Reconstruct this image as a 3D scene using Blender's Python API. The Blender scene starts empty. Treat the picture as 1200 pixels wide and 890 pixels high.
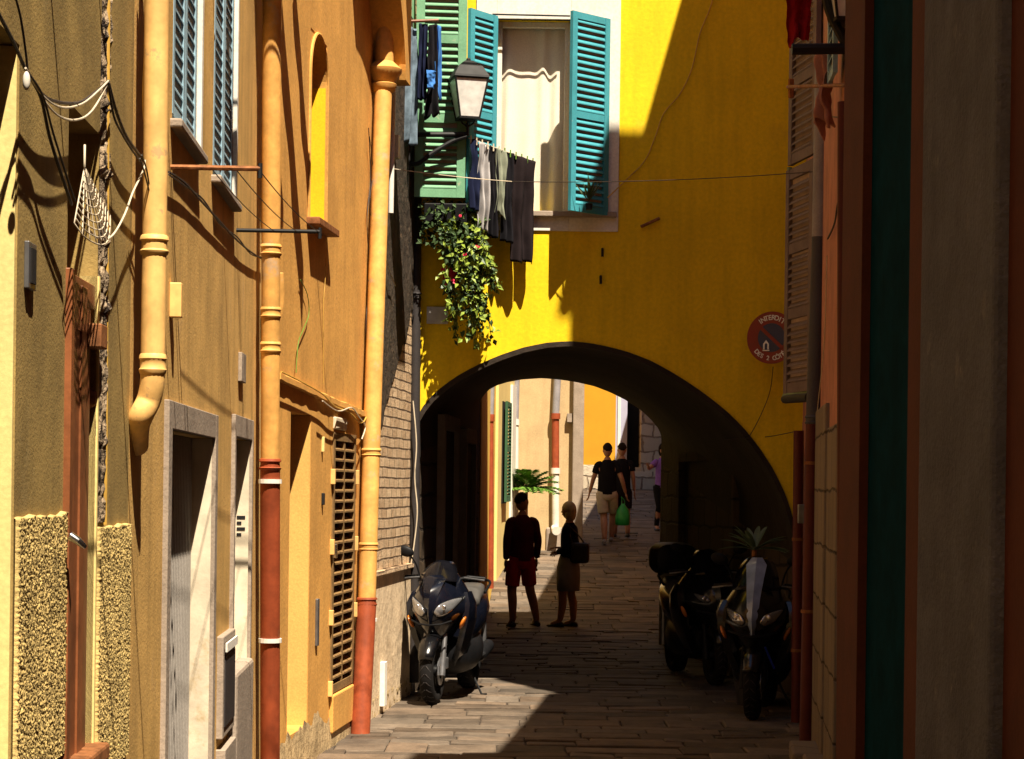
import bpy, bmesh, math, random
from mathutils import Vector, Matrix, noise
random.seed(7)
S = bpy.context.scene
C = S.collection
R = math.radians
V = Vector

# ------------------------------------------------------------------ camera
F = 2400.0          # focal length in photo pixels (1200 px wide)
ROLL = 0.013
CAMZ = 1.9
cd = bpy.data.cameras.new('camera')
cam = bpy.data.objects.new('camera', cd); C.objects.link(cam)
cd.sensor_width = 36; cd.lens = 72; cd.shift_y = 125/1200
cd.clip_start = 0.1; cd.clip_end = 2000
cr, sr = math.cos(ROLL), math.sin(ROLL)
cam.matrix_world = Matrix(((cr, -sr, 0, 0), (0, 0, -1, 0), (sr, cr, 0, CAMZ), (0, 0, 0, 1)))
S.camera = cam

# ------------------------------------------------------------------ light
SUN = V((0.22, -0.50, 1.0)).normalized()      # towards the sun
w = bpy.data.worlds.new('World'); S.world = w; w.use_nodes = True
nt = w.node_tree; bg = nt.nodes['Background']
sky = nt.nodes.new('ShaderNodeTexSky'); sky.sky_type = 'NISHITA'; sky.sun_disc = False
sky.sun_elevation = math.asin(SUN.z); sky.sun_rotation = math.atan2(SUN.x, SUN.y)
sky.dust_density = 0.3; sky.air_density = 0.75; sky.ozone_density = 0.6
nt.links.new(sky.outputs[0], bg.inputs[0]); bg.inputs[1].default_value = 0.05
sd = bpy.data.lights.new('sun', 'SUN'); sd.energy = 5.0; sd.angle = R(0.5); sd.color = (1.0, 0.88, 0.70)
so = bpy.data.objects.new('sun', sd); C.objects.link(so)
so.rotation_euler = SUN.to_track_quat('Z', 'Y').to_euler(); so.location = (5, -5, 30)
S.view_settings.view_transform = 'Standard'; S.view_settings.look = 'None'
S.view_settings.gamma = 1; S.view_settings.exposure = 1.25
S.cycles.max_bounces = 6; S.cycles.diffuse_bounces = 2
S.cycles.use_denoising = True

# ------------------------------------------------------------------ materials
def mat(name, col, rough=.85, metal=0., var=.18, vscale=1.5, streak=0., bump=.3, bscale=60., bdist=.004,
        alt=None, altscale=2.5, altlo=.55, althi=.7, spec=.3, coat=0., grain=.06):
    m = bpy.data.materials.new(name); m.use_nodes = True
    n = m.node_tree.nodes; l = m.node_tree.links
    b = n['Principled BSDF']
    b.inputs['Roughness'].default_value = rough; b.inputs['Metallic'].default_value = metal
    b.inputs['Specular IOR Level'].default_value = spec
    b.inputs['Coat Weight'].default_value = coat
    tc = n.new('ShaderNodeTexCoord')
    def nz(scale, detail=5, sc=(1, 1, 1), rgh=.6):
        mp = n.new('ShaderNodeMapping'); mp.inputs['Scale'].default_value = sc
        l.new(tc.outputs['Object'], mp.inputs[0])
        t = n.new('ShaderNodeTexNoise'); t.inputs['Scale'].default_value = scale
        t.inputs['Detail'].default_value = detail; t.inputs['Roughness'].default_value = rgh
        l.new(mp.outputs[0], t.inputs['Vector']); return t.outputs['Fac']
    def mix(fac, a, bb, mode='MIX'):
        x = n.new('ShaderNodeMix'); x.data_type = 'RGBA'; x.blend_type = mode
        for sock, v in ((x.inputs[0], fac), (x.inputs[6], a), (x.inputs[7], bb)):
            if hasattr(v, 'is_output') or isinstance(v, bpy.types.NodeSocket): l.new(v, sock)
            else: sock.default_value = v if not isinstance(v, tuple) else (*v[:3], 1)
        return x.outputs[2]
    def ramp(f, a, b2, x0=.35, x1=.65):
        r = n.new('ShaderNodeMapRange'); r.inputs['From Min'].default_value = x0; r.inputs['From Max'].default_value = x1
        r.inputs['To Min'].default_value = a; r.inputs['To Max'].default_value = b2
        l.new(f, r.inputs['Value']); return r.outputs[0]
    c = tuple(col)
    dark = tuple(x*(1-var) for x in c); lite = tuple(min(1, x*(1+var*.5)) for x in c)
    out = mix(ramp(nz(vscale), 0, 1), dark, lite)
    if streak:
        s = ramp(nz(7, 4, (1, 1, .09)), 0, streak, .45, .75)
        out = mix(s, out, tuple(x*.45 for x in c))
    if alt:
        a = ramp(nz(altscale, 7, rgh=.7), 0, 1, altlo, althi)
        out = mix(a, out, tuple(alt))
    if grain:
        g = ramp(nz(bscale*1.3, 2), 1-grain*2, 1+grain*1.2, .3, .7)
        cc = n.new('ShaderNodeCombineColor')
        for i in range(3): l.new(g, cc.inputs[i])
        out = mix(1.0, out, cc.outputs[0], 'MULTIPLY')
    l.new(out, b.inputs['Base Color'])
    if bump:
        bp = n.new('ShaderNodeBump'); bp.inputs['Strength'].default_value = bump; bp.inputs['Distance'].default_value = bdist
        ad = n.new('ShaderNodeMath'); ad.operation = 'ADD'
        l.new(nz(bscale, 4), ad.inputs[0]); l.new(nz(bscale*.12, 3), ad.inputs[1])
        l.new(ad.outputs[0], bp.inputs['Height']); l.new(bp.outputs[0], b.inputs['Normal'])
    return m

def brickmat(name, c1, c2, mortar, bw, bh, axis='wall', ms=.012, off=.5, bdist=.012, strength=.8, rough=.9, wob=.03, stain=(.2,.15,.1), rot=0., angle=0.):
    m = bpy.data.materials.new(name); m.use_nodes = True
    n = m.node_tree.nodes; l = m.node_tree.links; b = n['Principled BSDF']; b.inputs['Roughness'].default_value = rough
    b.inputs['Specular IOR Level'].default_value = .25
    tc = n.new('ShaderNodeTexCoord')
    nzd = n.new('ShaderNodeTexNoise'); nzd.inputs['Scale'].default_value = 2.2; nzd.inputs['Detail'].default_value = 4
    l.new(tc.outputs['Object'], nzd.inputs['Vector'])
    sub = n.new('ShaderNodeVectorMath'); sub.operation = 'SUBTRACT'; sub.inputs[1].default_value = (.5, .5, .5)
    l.new(nzd.outputs['Color'], sub.inputs[0])
    sc = n.new('ShaderNodeVectorMath'); sc.operation = 'SCALE'; sc.inputs['Scale'].default_value = wob
    l.new(sub.outputs[0], sc.inputs[0])
    ad = n.new('ShaderNodeVectorMath'); ad.operation = 'ADD'
    l.new(tc.outputs['Object'], ad.inputs[0]); l.new(sc.outputs[0], ad.inputs[1])
    sx = n.new('ShaderNodeSeparateXYZ'); l.new(ad.outputs[0], sx.inputs[0])
    cx = n.new('ShaderNodeCombineXYZ')
    if axis == 'wall':
        a = n.new('ShaderNodeMath'); a.operation = 'ADD'
        l.new(sx.outputs[0], a.inputs[0]); l.new(sx.outputs[1], a.inputs[1])
        l.new(a.outputs[0], cx.inputs[0]); l.new(sx.outputs[2], cx.inputs[1])
    elif axis == 'front':
        l.new(sx.outputs[0], cx.inputs[0]); l.new(sx.outputs[2], cx.inputs[1])
    else:
        l.new(sx.outputs[0], cx.inputs[0]); l.new(sx.outputs[1], cx.inputs[1])
    mp = n.new('ShaderNodeMapping'); mp.inputs['Rotation'].default_value = (0, 0, angle)
    l.new(cx.outputs[0], mp.inputs[0])
    br = n.new('ShaderNodeTexBrick'); br.inputs['Scale'].default_value = 1
    br.inputs['Brick Width'].default_value = bw; br.inputs['Row Height'].default_value = bh
    br.inputs['Mortar Size'].default_value = ms; br.inputs['Mortar Smooth'].default_value = .6; br.offset = off
    br.inputs['Color1'].default_value = (*c1, 1); br.inputs['Color2'].default_value = (*c2, 1); br.inputs['Mortar'].default_value = (*mortar, 1)
    l.new(mp.outputs[0], br.inputs['Vector'])
    n2 = n.new('ShaderNodeTexNoise'); n2.inputs['Scale'].default_value = 9; n2.inputs['Detail'].default_value = 8; n2.inputs['Roughness'].default_value = .75
    mpx = n.new('ShaderNodeMapping'); mpx.inputs['Scale'].default_value = (.5, 3.2, 1) if axis == 'floor' else (1, 1, 1)
    l.new(tc.outputs['Object'], mpx.inputs[0]); l.new(mpx.outputs[0], n2.inputs['Vector'])
    mr = n.new('ShaderNodeMapRange'); mr.inputs['From Min'].default_value = .5; mr.inputs['From Max'].default_value = .68; mr.inputs['To Max'].default_value = .75
    l.new(n2.outputs[0], mr.inputs['Value'])
    mx = n.new('ShaderNodeMix'); mx.data_type = 'RGBA'
    l.new(mr.outputs[0], mx.inputs[0]); l.new(br.outputs['Color'], mx.inputs[6]); mx.inputs[7].default_value = (*stain, 1)
    l.new(mx.outputs[2], b.inputs['Base Color'])
    ma = n.new('ShaderNodeMath'); ma.operation = 'MULTIPLY_ADD'
    l.new(br.outputs['Fac'], ma.inputs[0]); ma.inputs[1].default_value = -1.0
    m2 = n.new('ShaderNodeMath'); m2.operation = 'MULTIPLY'; l.new(n2.outputs[0], m2.inputs[0]); m2.inputs[1].default_value = 1.2
    l.new(m2.outputs[0], ma.inputs[2])
    bp = n.new('ShaderNodeBump'); bp.inputs['Strength'].default_value = strength; bp.inputs['Distance'].default_value = bdist
    l.new(ma.outputs[0], bp.inputs['Height']); l.new(bp.outputs[0], b.inputs['Normal'])
    return m

def plain(name, col, rough=.5, metal=0., spec=.5, coat=0., alpha=1, trans=0.):
    m = bpy.data.materials.new(name); m.use_nodes = True
    n = m.node_tree.nodes; l = m.node_tree.links; b = n['Principled BSDF']
    tc = n.new('ShaderNodeTexCoord'); t = n.new('ShaderNodeTexNoise'); t.inputs['Scale'].default_value = 12; t.inputs['Detail'].default_value = 5
    l.new(tc.outputs['Object'], t.inputs['Vector'])
    r = n.new('ShaderNodeValToRGB')
    r.color_ramp.elements[0].position = .3; r.color_ramp.elements[0].color = (*[x*.78 for x in col], 1)
    r.color_ramp.elements[1].position = .7; r.color_ramp.elements[1].color = (*[min(1, x*1.1) for x in col], 1)
    l.new(t.outputs[0], r.inputs[0]); l.new(r.outputs[0], b.inputs['Base Color'])
    mr = n.new('ShaderNodeMapRange'); mr.inputs['To Min'].default_value = max(0, rough-.08); mr.inputs['To Max'].default_value = min(1, rough+.12)
    l.new(t.outputs[0], mr.inputs['Value']); l.new(mr.outputs[0], b.inputs['Roughness'])
    b.inputs['Metallic'].default_value = metal; b.inputs['Specular IOR Level'].default_value = spec
    b.inputs['Coat Weight'].default_value = coat; b.inputs['Transmission Weight'].default_value = trans
    return m

M = {}
M['pier'] = mat('pale_stone_pier', (.76, .58, .38), var=.18, vscale=4, bump=.6, bscale=12, bdist=.015, alt=(.50,.36,.22), altscale=3, altlo=.55, althi=.65)
M['pipedk'] = mat('dark_grey_pipe', (.07, .068, .08), rough=.6, var=.2)
M['leafo'] = plain('oleander_leaf', (.10, .15, .08), rough=.4)
M['olive'] = mat('olive_plaster', (.38, .255, .08), var=.28, vscale=3, streak=.5, bump=.35, bscale=110, bdist=.005, alt=(.38,.27,.11), altlo=.6, althi=.8)
M['tyrol'] = mat('rough_cast_plaster', (.64, .46, .17), var=.25, vscale=5, bump=.6, bscale=120, bdist=.006, alt=(.20,.13,.045), altscale=38, altlo=.56, althi=.66)
M['brownw'] = mat('tan_plaster', (.70, .42, .125), var=.22, vscale=2.5, streak=.5, bump=.4, bscale=80, bdist=.005, alt=(.52,.33,.14), altlo=.58, althi=.75)
M['orange'] = mat('orange_plaster', (.70, .36, .085), var=.16, vscale=2.2, streak=.35, bump=.4, bscale=35, bdist=.006, alt=(.5,.25,.08), altlo=.6, althi=.78)
M['cream'] = mat('cream_plaster', (.80, .62, .24), var=.08, bump=.2)
M['yellow'] = mat('yellow_plaster', (.88, .60, .008), var=.10, vscale=1.1, streak=.32, bump=.35, bscale=22, bdist=.006, grain=.05, alt=(.72,.44,.03), altscale=1.7, altlo=.58, althi=.85)
M['niche'] = mat('niche_yellow_paint', (.88, .52, .01), var=.08, bump=.15)
M['pink'] = mat('salmon_plaster', (.52, .22, .155), var=.25, vscale=3, streak=.4, bump=.5, bscale=40, alt=(.5,.22,.14), altlo=.55, althi=.7)
M['stone'] = brickmat('block_stone', (.20, .16, .125), (.27, .215, .165), (.07, .055, .045), .55, .38, 'wall', .012, wob=.08, stain=(.28,.2,.12), bdist=.02)
M['brick'] = brickmat('old_brick', (.74, .53, .33), (.54, .36, .21), (.16, .10, .06), .27, .085, 'wall', .010, wob=.028, stain=(.62,.48,.32), bdist=.03, strength=1)
M['paving'] = brickmat('slab_paving', (.05, .038, .03), (.06, .046, .035), (.05, .036, .028), .66, .27, 'floor', .011, wob=.10, stain=(.085,.062,.045), bdist=.018, strength=1, rough=.72)
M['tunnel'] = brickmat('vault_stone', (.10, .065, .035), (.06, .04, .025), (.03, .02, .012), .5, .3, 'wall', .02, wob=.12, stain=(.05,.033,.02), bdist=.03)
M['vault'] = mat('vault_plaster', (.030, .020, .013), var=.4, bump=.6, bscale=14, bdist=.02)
M['beige'] = mat('beige_wall', (.56, .40, .21), var=.15, vscale=2, streak=.3, bump=.4, bscale=30, alt=(.42,.30,.16), altscale=1.6, altlo=.6, althi=.72)
M['farorange'] = mat('far_orange', (.62, .29, .015), var=.08, bump=.2)
M['farstone'] = brickmat('far_stone', (.6, .5, .36), (.45, .36, .25), (.25, .18, .12), .5, .33, 'front', .03, wob=.25, stain=(.5,.4,.28), bdist=.03)
M['lilac'] = mat('lilac_paint', (.42, .42, .55), var=.1, bump=.1)
M['whitew'] = mat('white_plaster', (.80, .76, .68), var=.1, streak=.15, bump=.25, bscale=30)
M['whitest'] = mat('whitewashed_stone', (.68, .58, .43), var=.2, vscale=4, bump=.35, bscale=8, bdist=.012, alt=(.5,.38,.22), altscale=5, altlo=.58, althi=.7)
M['greypl'] = mat('grey_plaster', (.34, .27, .21), var=.15, vscale=5, bump=.5, bscale=50, bdist=.006)
M['pilaster'] = mat('grey_shade_strip', (.15, .14, .165), var=.25, vscale=4, streak=.35, bump=.9, bscale=60, bdist=.010, alt=(.21,.185,.19), altscale=6, altlo=.6, althi=.68)
M['rust'] = mat('red_brown_render', (.12, .026, .010), var=.2, vscale=4, bump=.3, bscale=50)
M['tealdoor'] = mat('dark_teal_paint', (.004, .038, .056), rough=.95, var=.25, vscale=6, streak=.3, bump=.15, bscale=20, spec=.02)
M['pipey'] = mat('painted_yellow_pipe', (.86, .51, .17), rough=.55, var=.2, vscale=6, streak=.35, bump=.25, bscale=18, alt=(.60,.36,.16), altscale=12, altlo=.6, althi=.66, spec=.4)
M['pipeo'] = mat('painted_orange_pipe', (.80, .42, .11), rough=.6, var=.22, vscale=6, streak=.45, bump=.3, bscale=18, alt=(.55,.36,.20), altscale=5, altlo=.56, althi=.66)
M['piper'] = mat('brick_red_pipe', (.33, .066, .022), rough=.6, var=.25, vscale=6, streak=.5, bump=.3, bscale=18, alt=(.24,.10,.05), altscale=5, altlo=.62, althi=.7)
M['pipedr'] = mat('dark_red_pipe', (.10, .014, .010), rough=.5, var=.2, vscale=6, bump=.15)
M['pipeg'] = mat('grey_pipe', (.30, .28, .29), rough=.6, var=.2, vscale=5, bump=.2, alt=(.2,.12,.1), altlo=.62, althi=.72)
M['pipew'] = mat('white_pipe', (.75, .70, .60), rough=.5, var=.12, vscale=5, bump=.1)
M['pipeb'] = mat('blackened_pipe', (.035, .03, .03), rough=.6, var=.2)
M['teal'] = mat('teal_shutter_paint', (.055, .31, .375), rough=.55, var=.14, vscale=5, bump=.15, alt=(.3,.38,.33), altscale=14, altlo=.66, althi=.72)
M['green'] = mat('green_shutter_paint', (.17, .38, .22), rough=.6, var=.15, vscale=6, bump=.2, alt=(.38,.42,.28), altscale=12, altlo=.62, althi=.7)
M['blue'] = mat('blue_grey_shutter_paint', (.30, .46, .56), rough=.6, var=.15, vscale=6, bump=.15)
M['louvre'] = mat('louvre_door_wood', (.24, .14, .05), var=.3, vscale=8, bump=.4, bscale=25, alt=(.12,.06,.03), altscale=8, altlo=.55, althi=.65)
M['brownsh'] = mat('dusty_brown_shutter', (.19, .135, .125), var=.2, vscale=6, bump=.2)
M['greenedge'] = mat('pale_green_edge', (.22, .28, .14), var=.2, vscale=6)
M['wood'] = mat('varnished_wood', (.26, .085, .028), rough=.45, var=.4, vscale=4, streak=.7, bump=.3, bscale=30, spec=.5)
M['rustm'] = mat('rusty_metal', (.30, .12, .045), rough=.7, metal=.4, var=.4, vscale=20, bump=.4)
M['iron'] = plain('black_iron', (.010, .010, .011), rough=.6, metal=.0, spec=.3)
M['steel'] = plain('steel', (.6, .6, .62), rough=.25, metal=1)
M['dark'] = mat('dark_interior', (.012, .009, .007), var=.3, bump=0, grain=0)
M['curtain'] = mat('ivory_curtain', (.82, .74, .60), var=.06, vscale=3, bump=.1, bscale=90)
M['frostglass'] = plain('frosted_lamp_glass', (.85, .84, .80), rough=.35)
M['glass'] = plain('window_glass', (.03, .035, .04), rough=.08, spec=.8)
M['cable'] = plain('black_cable', (.03, .02, .015), rough=.6)
M['cablew'] = plain('pale_cable', (.62, .52, .38), rough=.6)
M['cabley'] = plain('yellow_painted_cable', (.62, .36, .06), rough=.6)
M['tile'] = mat('roof_tile', (.38, .17, .08), var=.3, vscale=6, bump=.5, bscale=10)
M['crack'] = mat('broken_mortar', (.34, .25, .16), var=.6, vscale=14, bump=1, bscale=22, bdist=.03, alt=(.03,.02,.015), altscale=16, altlo=.5, althi=.56)
M['grime'] = mat('grimy_base_plaster', (.50, .36, .19), var=.35, vscale=5, bump=.8, bscale=14, bdist=.02, alt=(.25,.17,.09), altscale=6, altlo=.55, althi=.65)
def cloth(name, c, var=.15): return mat(name, c, rough=.95, var=var, vscale=9, bump=.2, bscale=220, bdist=.002, spec=.1)
M['denim'] = cloth('light_denim', (.16, .22, .28), .5)
M['navy'] = cloth('navy_cloth', (.012, .016, .045))
M['blackc'] = cloth('black_cloth', (.012, .011, .014))
M['bluec'] = cloth('blue_cloth', (.06, .20, .55))
M['greyc'] = cloth('grey_cloth', (.42, .40, .40))
M['sage'] = cloth('sage_cloth', (.25, .27, .20))
M['brownc'] = cloth('dark_brown_cloth', (.018, .012, .013))
M['redc'] = cloth('dark_red_cloth', (.22, .005, .01))
M['redsw'] = cloth('burgundy_wool', (.10, .012, .012))
M['redsh'] = cloth('red_cotton', (.60, .03, .03))
M['bluel'] = cloth('pale_blue_cotton', (.2, .3, .5))
M['beigec'] = cloth('beige_cotton', (.55, .48, .38))
M['purple'] = cloth('purple_cotton', (.26, .13, .55))
M['skirt'] = cloth('grey_skirt_cloth', (.36, .33, .35))
M['skin'] = plain('tanned_skin', (.42, .21, .13), rough=.55)
M['hairb'] = plain('dark_hair', (.02, .013, .01), rough=.9, spec=.1)
M['hairy'] = plain('blond_hair', (.62, .50, .32), rough=.6)
M['leather'] = plain('black_leather', (.015, .013, .013), rough=.5)
M['greenbag'] = plain('green_plastic_bag', (.02, .38, .08), rough=.35)
M['pot'] = plain('red_plastic_pot', (.75, .015, .05), rough=.45)
M['terra'] = mat('terracotta', (.40, .17, .08), var=.2)
M['leaf'] = plain('green_leaf', (.22, .30, .03), rough=.5)
M['leafd'] = plain('dark_leaf', (.035, .07, .018), rough=.5)
M['palm'] = plain('palm_leaf', (.10, .22, .02), rough=.5)
M['petal'] = plain('pink_petal', (.8, .03, .10), rough=.6)
M['soil'] = mat('soil', (.05, .03, .02))
M['rubber'] = plain('tyre_rubber', (.011, .010, .010), rough=.8, spec=.12)
M['bodyblue'] = plain('midnight_blue_paint', (.004, .005, .010), rough=.14, coat=.25)
M['bodyblack'] = plain('gloss_black_paint', (.004, .004, .005), rough=.2, coat=.2)
M['plasticb'] = plain('black_plastic', (.008, .008, .009), rough=.45, spec=.12)
M['silver'] = plain('silver_plastic', (.22, .22, .23), rough=.35, metal=.7)
M['lens'] = plain('headlight_lens', (.50, .50, .52), rough=.06, metal=.75)
M['amber'] = plain('amber_lens', (.55, .16, .02), rough=.2)
M['screen'] = plain('smoked_windshield', (.005, .005, .007), rough=.10, spec=.25)
M['bluewind'] = plain('pale_blue_fairing', (.25, .32, .50), rough=.12, coat=.6)
M['seatm'] = plain('grey_seat_vinyl', (.07, .065, .06), rough=.4)
M['signred'] = plain('sign_red', (.22, .006, .014), rough=.35)
M['signblue'] = plain('sign_blue', (.006, .022, .10), rough=.35)
M['signwhite'] = plain('sign_white', (.8, .8, .8), rough=.35)
M['bluetrim'] = plain('blue_trim', (.02, .05, .5), rough=.3)

M['slab'] = mat('worn_slab_stone', (.150, .112, .080), rough=.7, var=.3, vscale=3, bump=.7, bscale=26, bdist=.008, alt=(.085,.064,.048), altscale=4, altlo=.52, althi=.68)
_n = M['slab'].node_tree; _b = _n.nodes['Principled BSDF']; _src = _b.inputs['Base Color'].links[0].from_socket
_at = _n.nodes.new('ShaderNodeAttribute'); _at.attribute_name = 'slab_tint'
_mx = _n.nodes.new('ShaderNodeMix'); _mx.data_type = 'RGBA'; _mx.blend_type = 'MULTIPLY'; _mx.inputs[0].default_value = 1
_n.links.new(_src, _mx.inputs[6]); _n.links.new(_at.outputs['Color'], _mx.inputs[7]); _n.links.new(_mx.outputs[2], _b.inputs['Base Color'])

# ------------------------------------------------------------------ mesh helpers
def rootloc(o):
    v = V((0, 0, 0)); local = False
    while o is not None:
        v = v + o.location; o = o.parent
    return v

class MB:
    def __init__(s): s.v = []; s.f = []; s.T = Matrix()
    def add(s, vs, fs):
        n = len(s.v); s.v += [s.T @ V(v) for v in vs]; s.f += [tuple(i+n for i in f) for f in fs]; return s
    def hexa(s, p):   # p: 8 corners, bottom ring then top ring
        return s.add(p, [(0, 3, 2, 1), (4, 5, 6, 7), (0, 1, 5, 4), (1, 2, 6, 5), (2, 3, 7, 6), (3, 0, 4, 7)])
    def box(s, x0, x1, y0, y1, z0, z1):
        return s.hexa([(x0, y0, z0), (x1, y0, z0), (x1, y1, z0), (x0, y1, z0), (x0, y0, z1), (x1, y0, z1), (x1, y1, z1), (x0, y1, z1)])
    def wbox(s, W, s0, s1, d0, d1, z0, z1):
        q = [W.pt(a, z, d) for z in (z0, z1) for (a, d) in ((s0, d1), (s1, d1), (s1, d0), (s0, d0))]
        return s.hexa(q)
    def cyl(s, p0, p1, r0, r1=None, n=16, caps=True):
        r1 = r0 if r1 is None else r1
        return s.tube([p0, p1], [r0, r1], n, caps)
    def tube(s, path, r, n=8, caps=True):
        path = [V(p) for p in path]; k = len(path)
        rs = r if isinstance(r, (list, tuple)) else [r]*k
        vs = []; fs = []; up = None
        for i, p in enumerate(path):
            t = (path[min(i+1, k-1)] - path[max(i-1, 0)])
            t = t.normalized() if t.length > 1e-9 else V((0, 0, 1))
            if up is None:
                up = V((0, 0, 1)) if abs(t.z) < .9 else V((1, 0, 0))
            a = (up - t*up.dot(t)); a = a.normalized() if a.length > 1e-6 else t.orthogonal().normalized()
            b = t.cross(a); up = a
            for j in range(n):
                an = 2*math.pi*j/n
                vs.append(p + (a*math.cos(an) + b*math.sin(an))*rs[i])
        for i in range(k-1):
            for j in range(n):
                fs.append((i*n+j, i*n+(j+1) % n, (i+1)*n+(j+1) % n, (i+1)*n+j))
        if caps:
            fs.append(tuple(range(n-1, -1, -1))); fs.append(tuple((k-1)*n+j for j in range(n)))
        return s.add(vs, fs)
    def lathe(s, prof, c, axis=(0, 0, 1), n=24, closed=False):   # prof: (radius, height)
        ax = V(axis).normalized(); a = ax.orthogonal().normalized(); b = ax.cross(a); c = V(c)
        vs = []; fs = []; k = len(prof)
        for (r, h) in prof:
            for j in range(n):
                an = 2*math.pi*j/n
                vs.append(c + ax*h + (a*math.cos(an)+b*math.sin(an))*max(r, 1e-4))
        for i in range(k if closed else k-1):
            i2 = (i+1) % k
            for j in range(n):
                fs.append((i*n+j, i*n+(j+1) % n, i2*n+(j+1) % n, i2*n+j))
        if not closed:
            fs.append(tuple(range(n-1, -1, -1))); fs.append(tuple((k-1)*n+j for j in range(n)))
        return s.add(vs, fs)
    def loft(s, rings, closed=True, caps=True):
        n = len(rings[0]); vs = [p for r in rings for p in r]; fs = []
        for i in range(len(rings)-1):
            for j in range(n if closed else n-1):
                j2 = (j+1) % n
                fs.append((i*n+j, i*n+j2, (i+1)*n+j2, (i+1)*n+j))
        if closed and caps:
            fs.append(tuple(range(n-1, -1, -1))); fs.append(tuple((len(rings)-1)*n+j for j in range(n)))
        return s.add(vs, fs)
    def prism(s, poly, d):      # poly: list of 3d points (planar), d: extrusion vector
        poly = [V(p) for p in poly]; n = len(poly); d = V(d)
        vs = poly + [p+d for p in poly]
        fs = [tuple(range(n-1, -1, -1)), tuple(range(n, 2*n))] + [(i, (i+1) % n, n+(i+1) % n, n+i) for i in range(n)]
        return s.add(vs, fs)
    def sphere(s, c, r, sc=(1, 1, 1), nu=14, nv=9, fn=None):
        c = V(c); vs = []; fs = []
        for i in range(nv+1):
            th = math.pi*i/nv
            for j in range(nu):
                ph = 2*math.pi*j/nu
                d = V((math.sin(th)*math.cos(ph), math.sin(th)*math.sin(ph), math.cos(th)))
                k = fn(d) if fn else 1
                vs.append(c + V((d.x*sc[0], d.y*sc[1], d.z*sc[2]))*r*k)
        for i in range(nv):
            for j in range(nu):
                fs.append((i*nu+j, (i+1)*nu+j, (i+1)*nu+(j+1) % nu, i*nu+(j+1) % nu))
        return s.add(vs, fs)
    def build(s, name, m, parent=None, smooth=False, bevel=0, solid=0, local=False, fix=True, sub=0):
        off = V((0, 0, 0)) if (parent is None or local) else rootloc(parent)
        me = bpy.data.meshes.new(name)
        me.from_pydata([tuple(v-off) for v in s.v], [], s.f)
        if fix:
            bm = bmesh.new(); bm.from_mesh(me)
            bmesh.ops.remove_doubles(bm, verts=bm.verts, dist=1e-5)
            bmesh.ops.recalc_face_normals(bm, faces=bm.faces)
            bm.to_mesh(me); bm.free()
        if smooth:
            me.polygons.foreach_set('use_smooth', [True]*len(me.polygons))
        me.materials.append(M[m] if isinstance(m, str) else m)
        o = bpy.data.objects.new(name, me); C.objects.link(o)
        if parent: o.parent = parent
        if smooth and smooth != 'all':
            try: me.set_sharp_from_angle(angle=R(40))
            except Exception: pass
        if solid:
            x = o.modifiers.new('solid', 'SOLIDIFY'); x.thickness = solid; x.offset = 0
        if sub:
            x = o.modifiers.new('sub', 'SUBSURF'); x.levels = sub; x.render_levels = sub
        if bevel:
            x = o.modifiers.new('bevel', 'BEVEL'); x.width = bevel; x.segments = 2; x.limit_method = 'ANGLE'; x.angle_limit = R(40)
        return o

def tag(o, label=None, cat=None, group=None, kind=None):
    if label: o['label'] = label
    if cat: o['category'] = cat
    if group: o['group'] = group
    if kind: o['kind'] = kind
    return o
def thing(name, label, cat, loc=(0, 0, 0), rz=0, group=None):
    o = bpy.data.objects.new(name, None); C.objects.link(o); o.empty_display_size = .1
    o.location = loc; o.rotation_euler = (0, 0, rz)
    return tag(o, label, cat, group)
def copy_tree(o, parent=None):
    c = o.copy(); C.objects.link(c)
    if parent: c.parent = parent
    for ch in [x for x in bpy.data.objects if x.parent == o]: copy_tree(ch, c)
    return c

def ray(px, py):
    u = (px-600)/F; v = (570-py)/F
    return V((u*cr - v*sr, 1.0, u*sr + v*cr))
def P(px, py, Y):
    r = ray(px, py); return V((r.x*Y, Y, CAMZ + r.z*Y))
class Wall:
    """vertical wall plane through two ground points; normal towards the alley is the right-hand side of its direction"""
    def __init__(s, x0, y0, x1, y1, side=1):
        s.p = V((x0, y0, 0)); e = V((x1-x0, y1-y0, 0)); s.L = e.length; s.t = e.normalized()
        s.n = V((s.t.y, -s.t.x, 0))*side
    def pt(s, a, z, d=0): q = s.p + s.t*a + s.n*d; return V((q.x, q.y, z))
    def hit(s, px, py, d=0):
        r = ray(px, py); p = s.p + s.n*d
        # cam + k r  on plane: n.(k r - p) = 0  (camera x,y = 0)
        k = s.n.dot(p)/(s.n.x*r.x + s.n.y*r.y)
        q = V((r.x*k, r.y*k, 0)); return (q - p).dot(s.t), CAMZ + r.z*k
    def S(s, px, py=450, d=0): return s.hit(px, py, d)[0]
    def Z(s, px, py, d=0): return s.hit(px, py, d)[1]
    def at(s, px, py, d=0):
        a, z = s.hit(px, py, d); return s.pt(a, z, d)

def gz(Y):          # street level
    if Y < 14: return .028*(14-Y)
    if Y < 27.5: return 0.
    if Y < 48: return .09*(Y-27.5)
    return 1.845 + .01*(Y-48)

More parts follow.
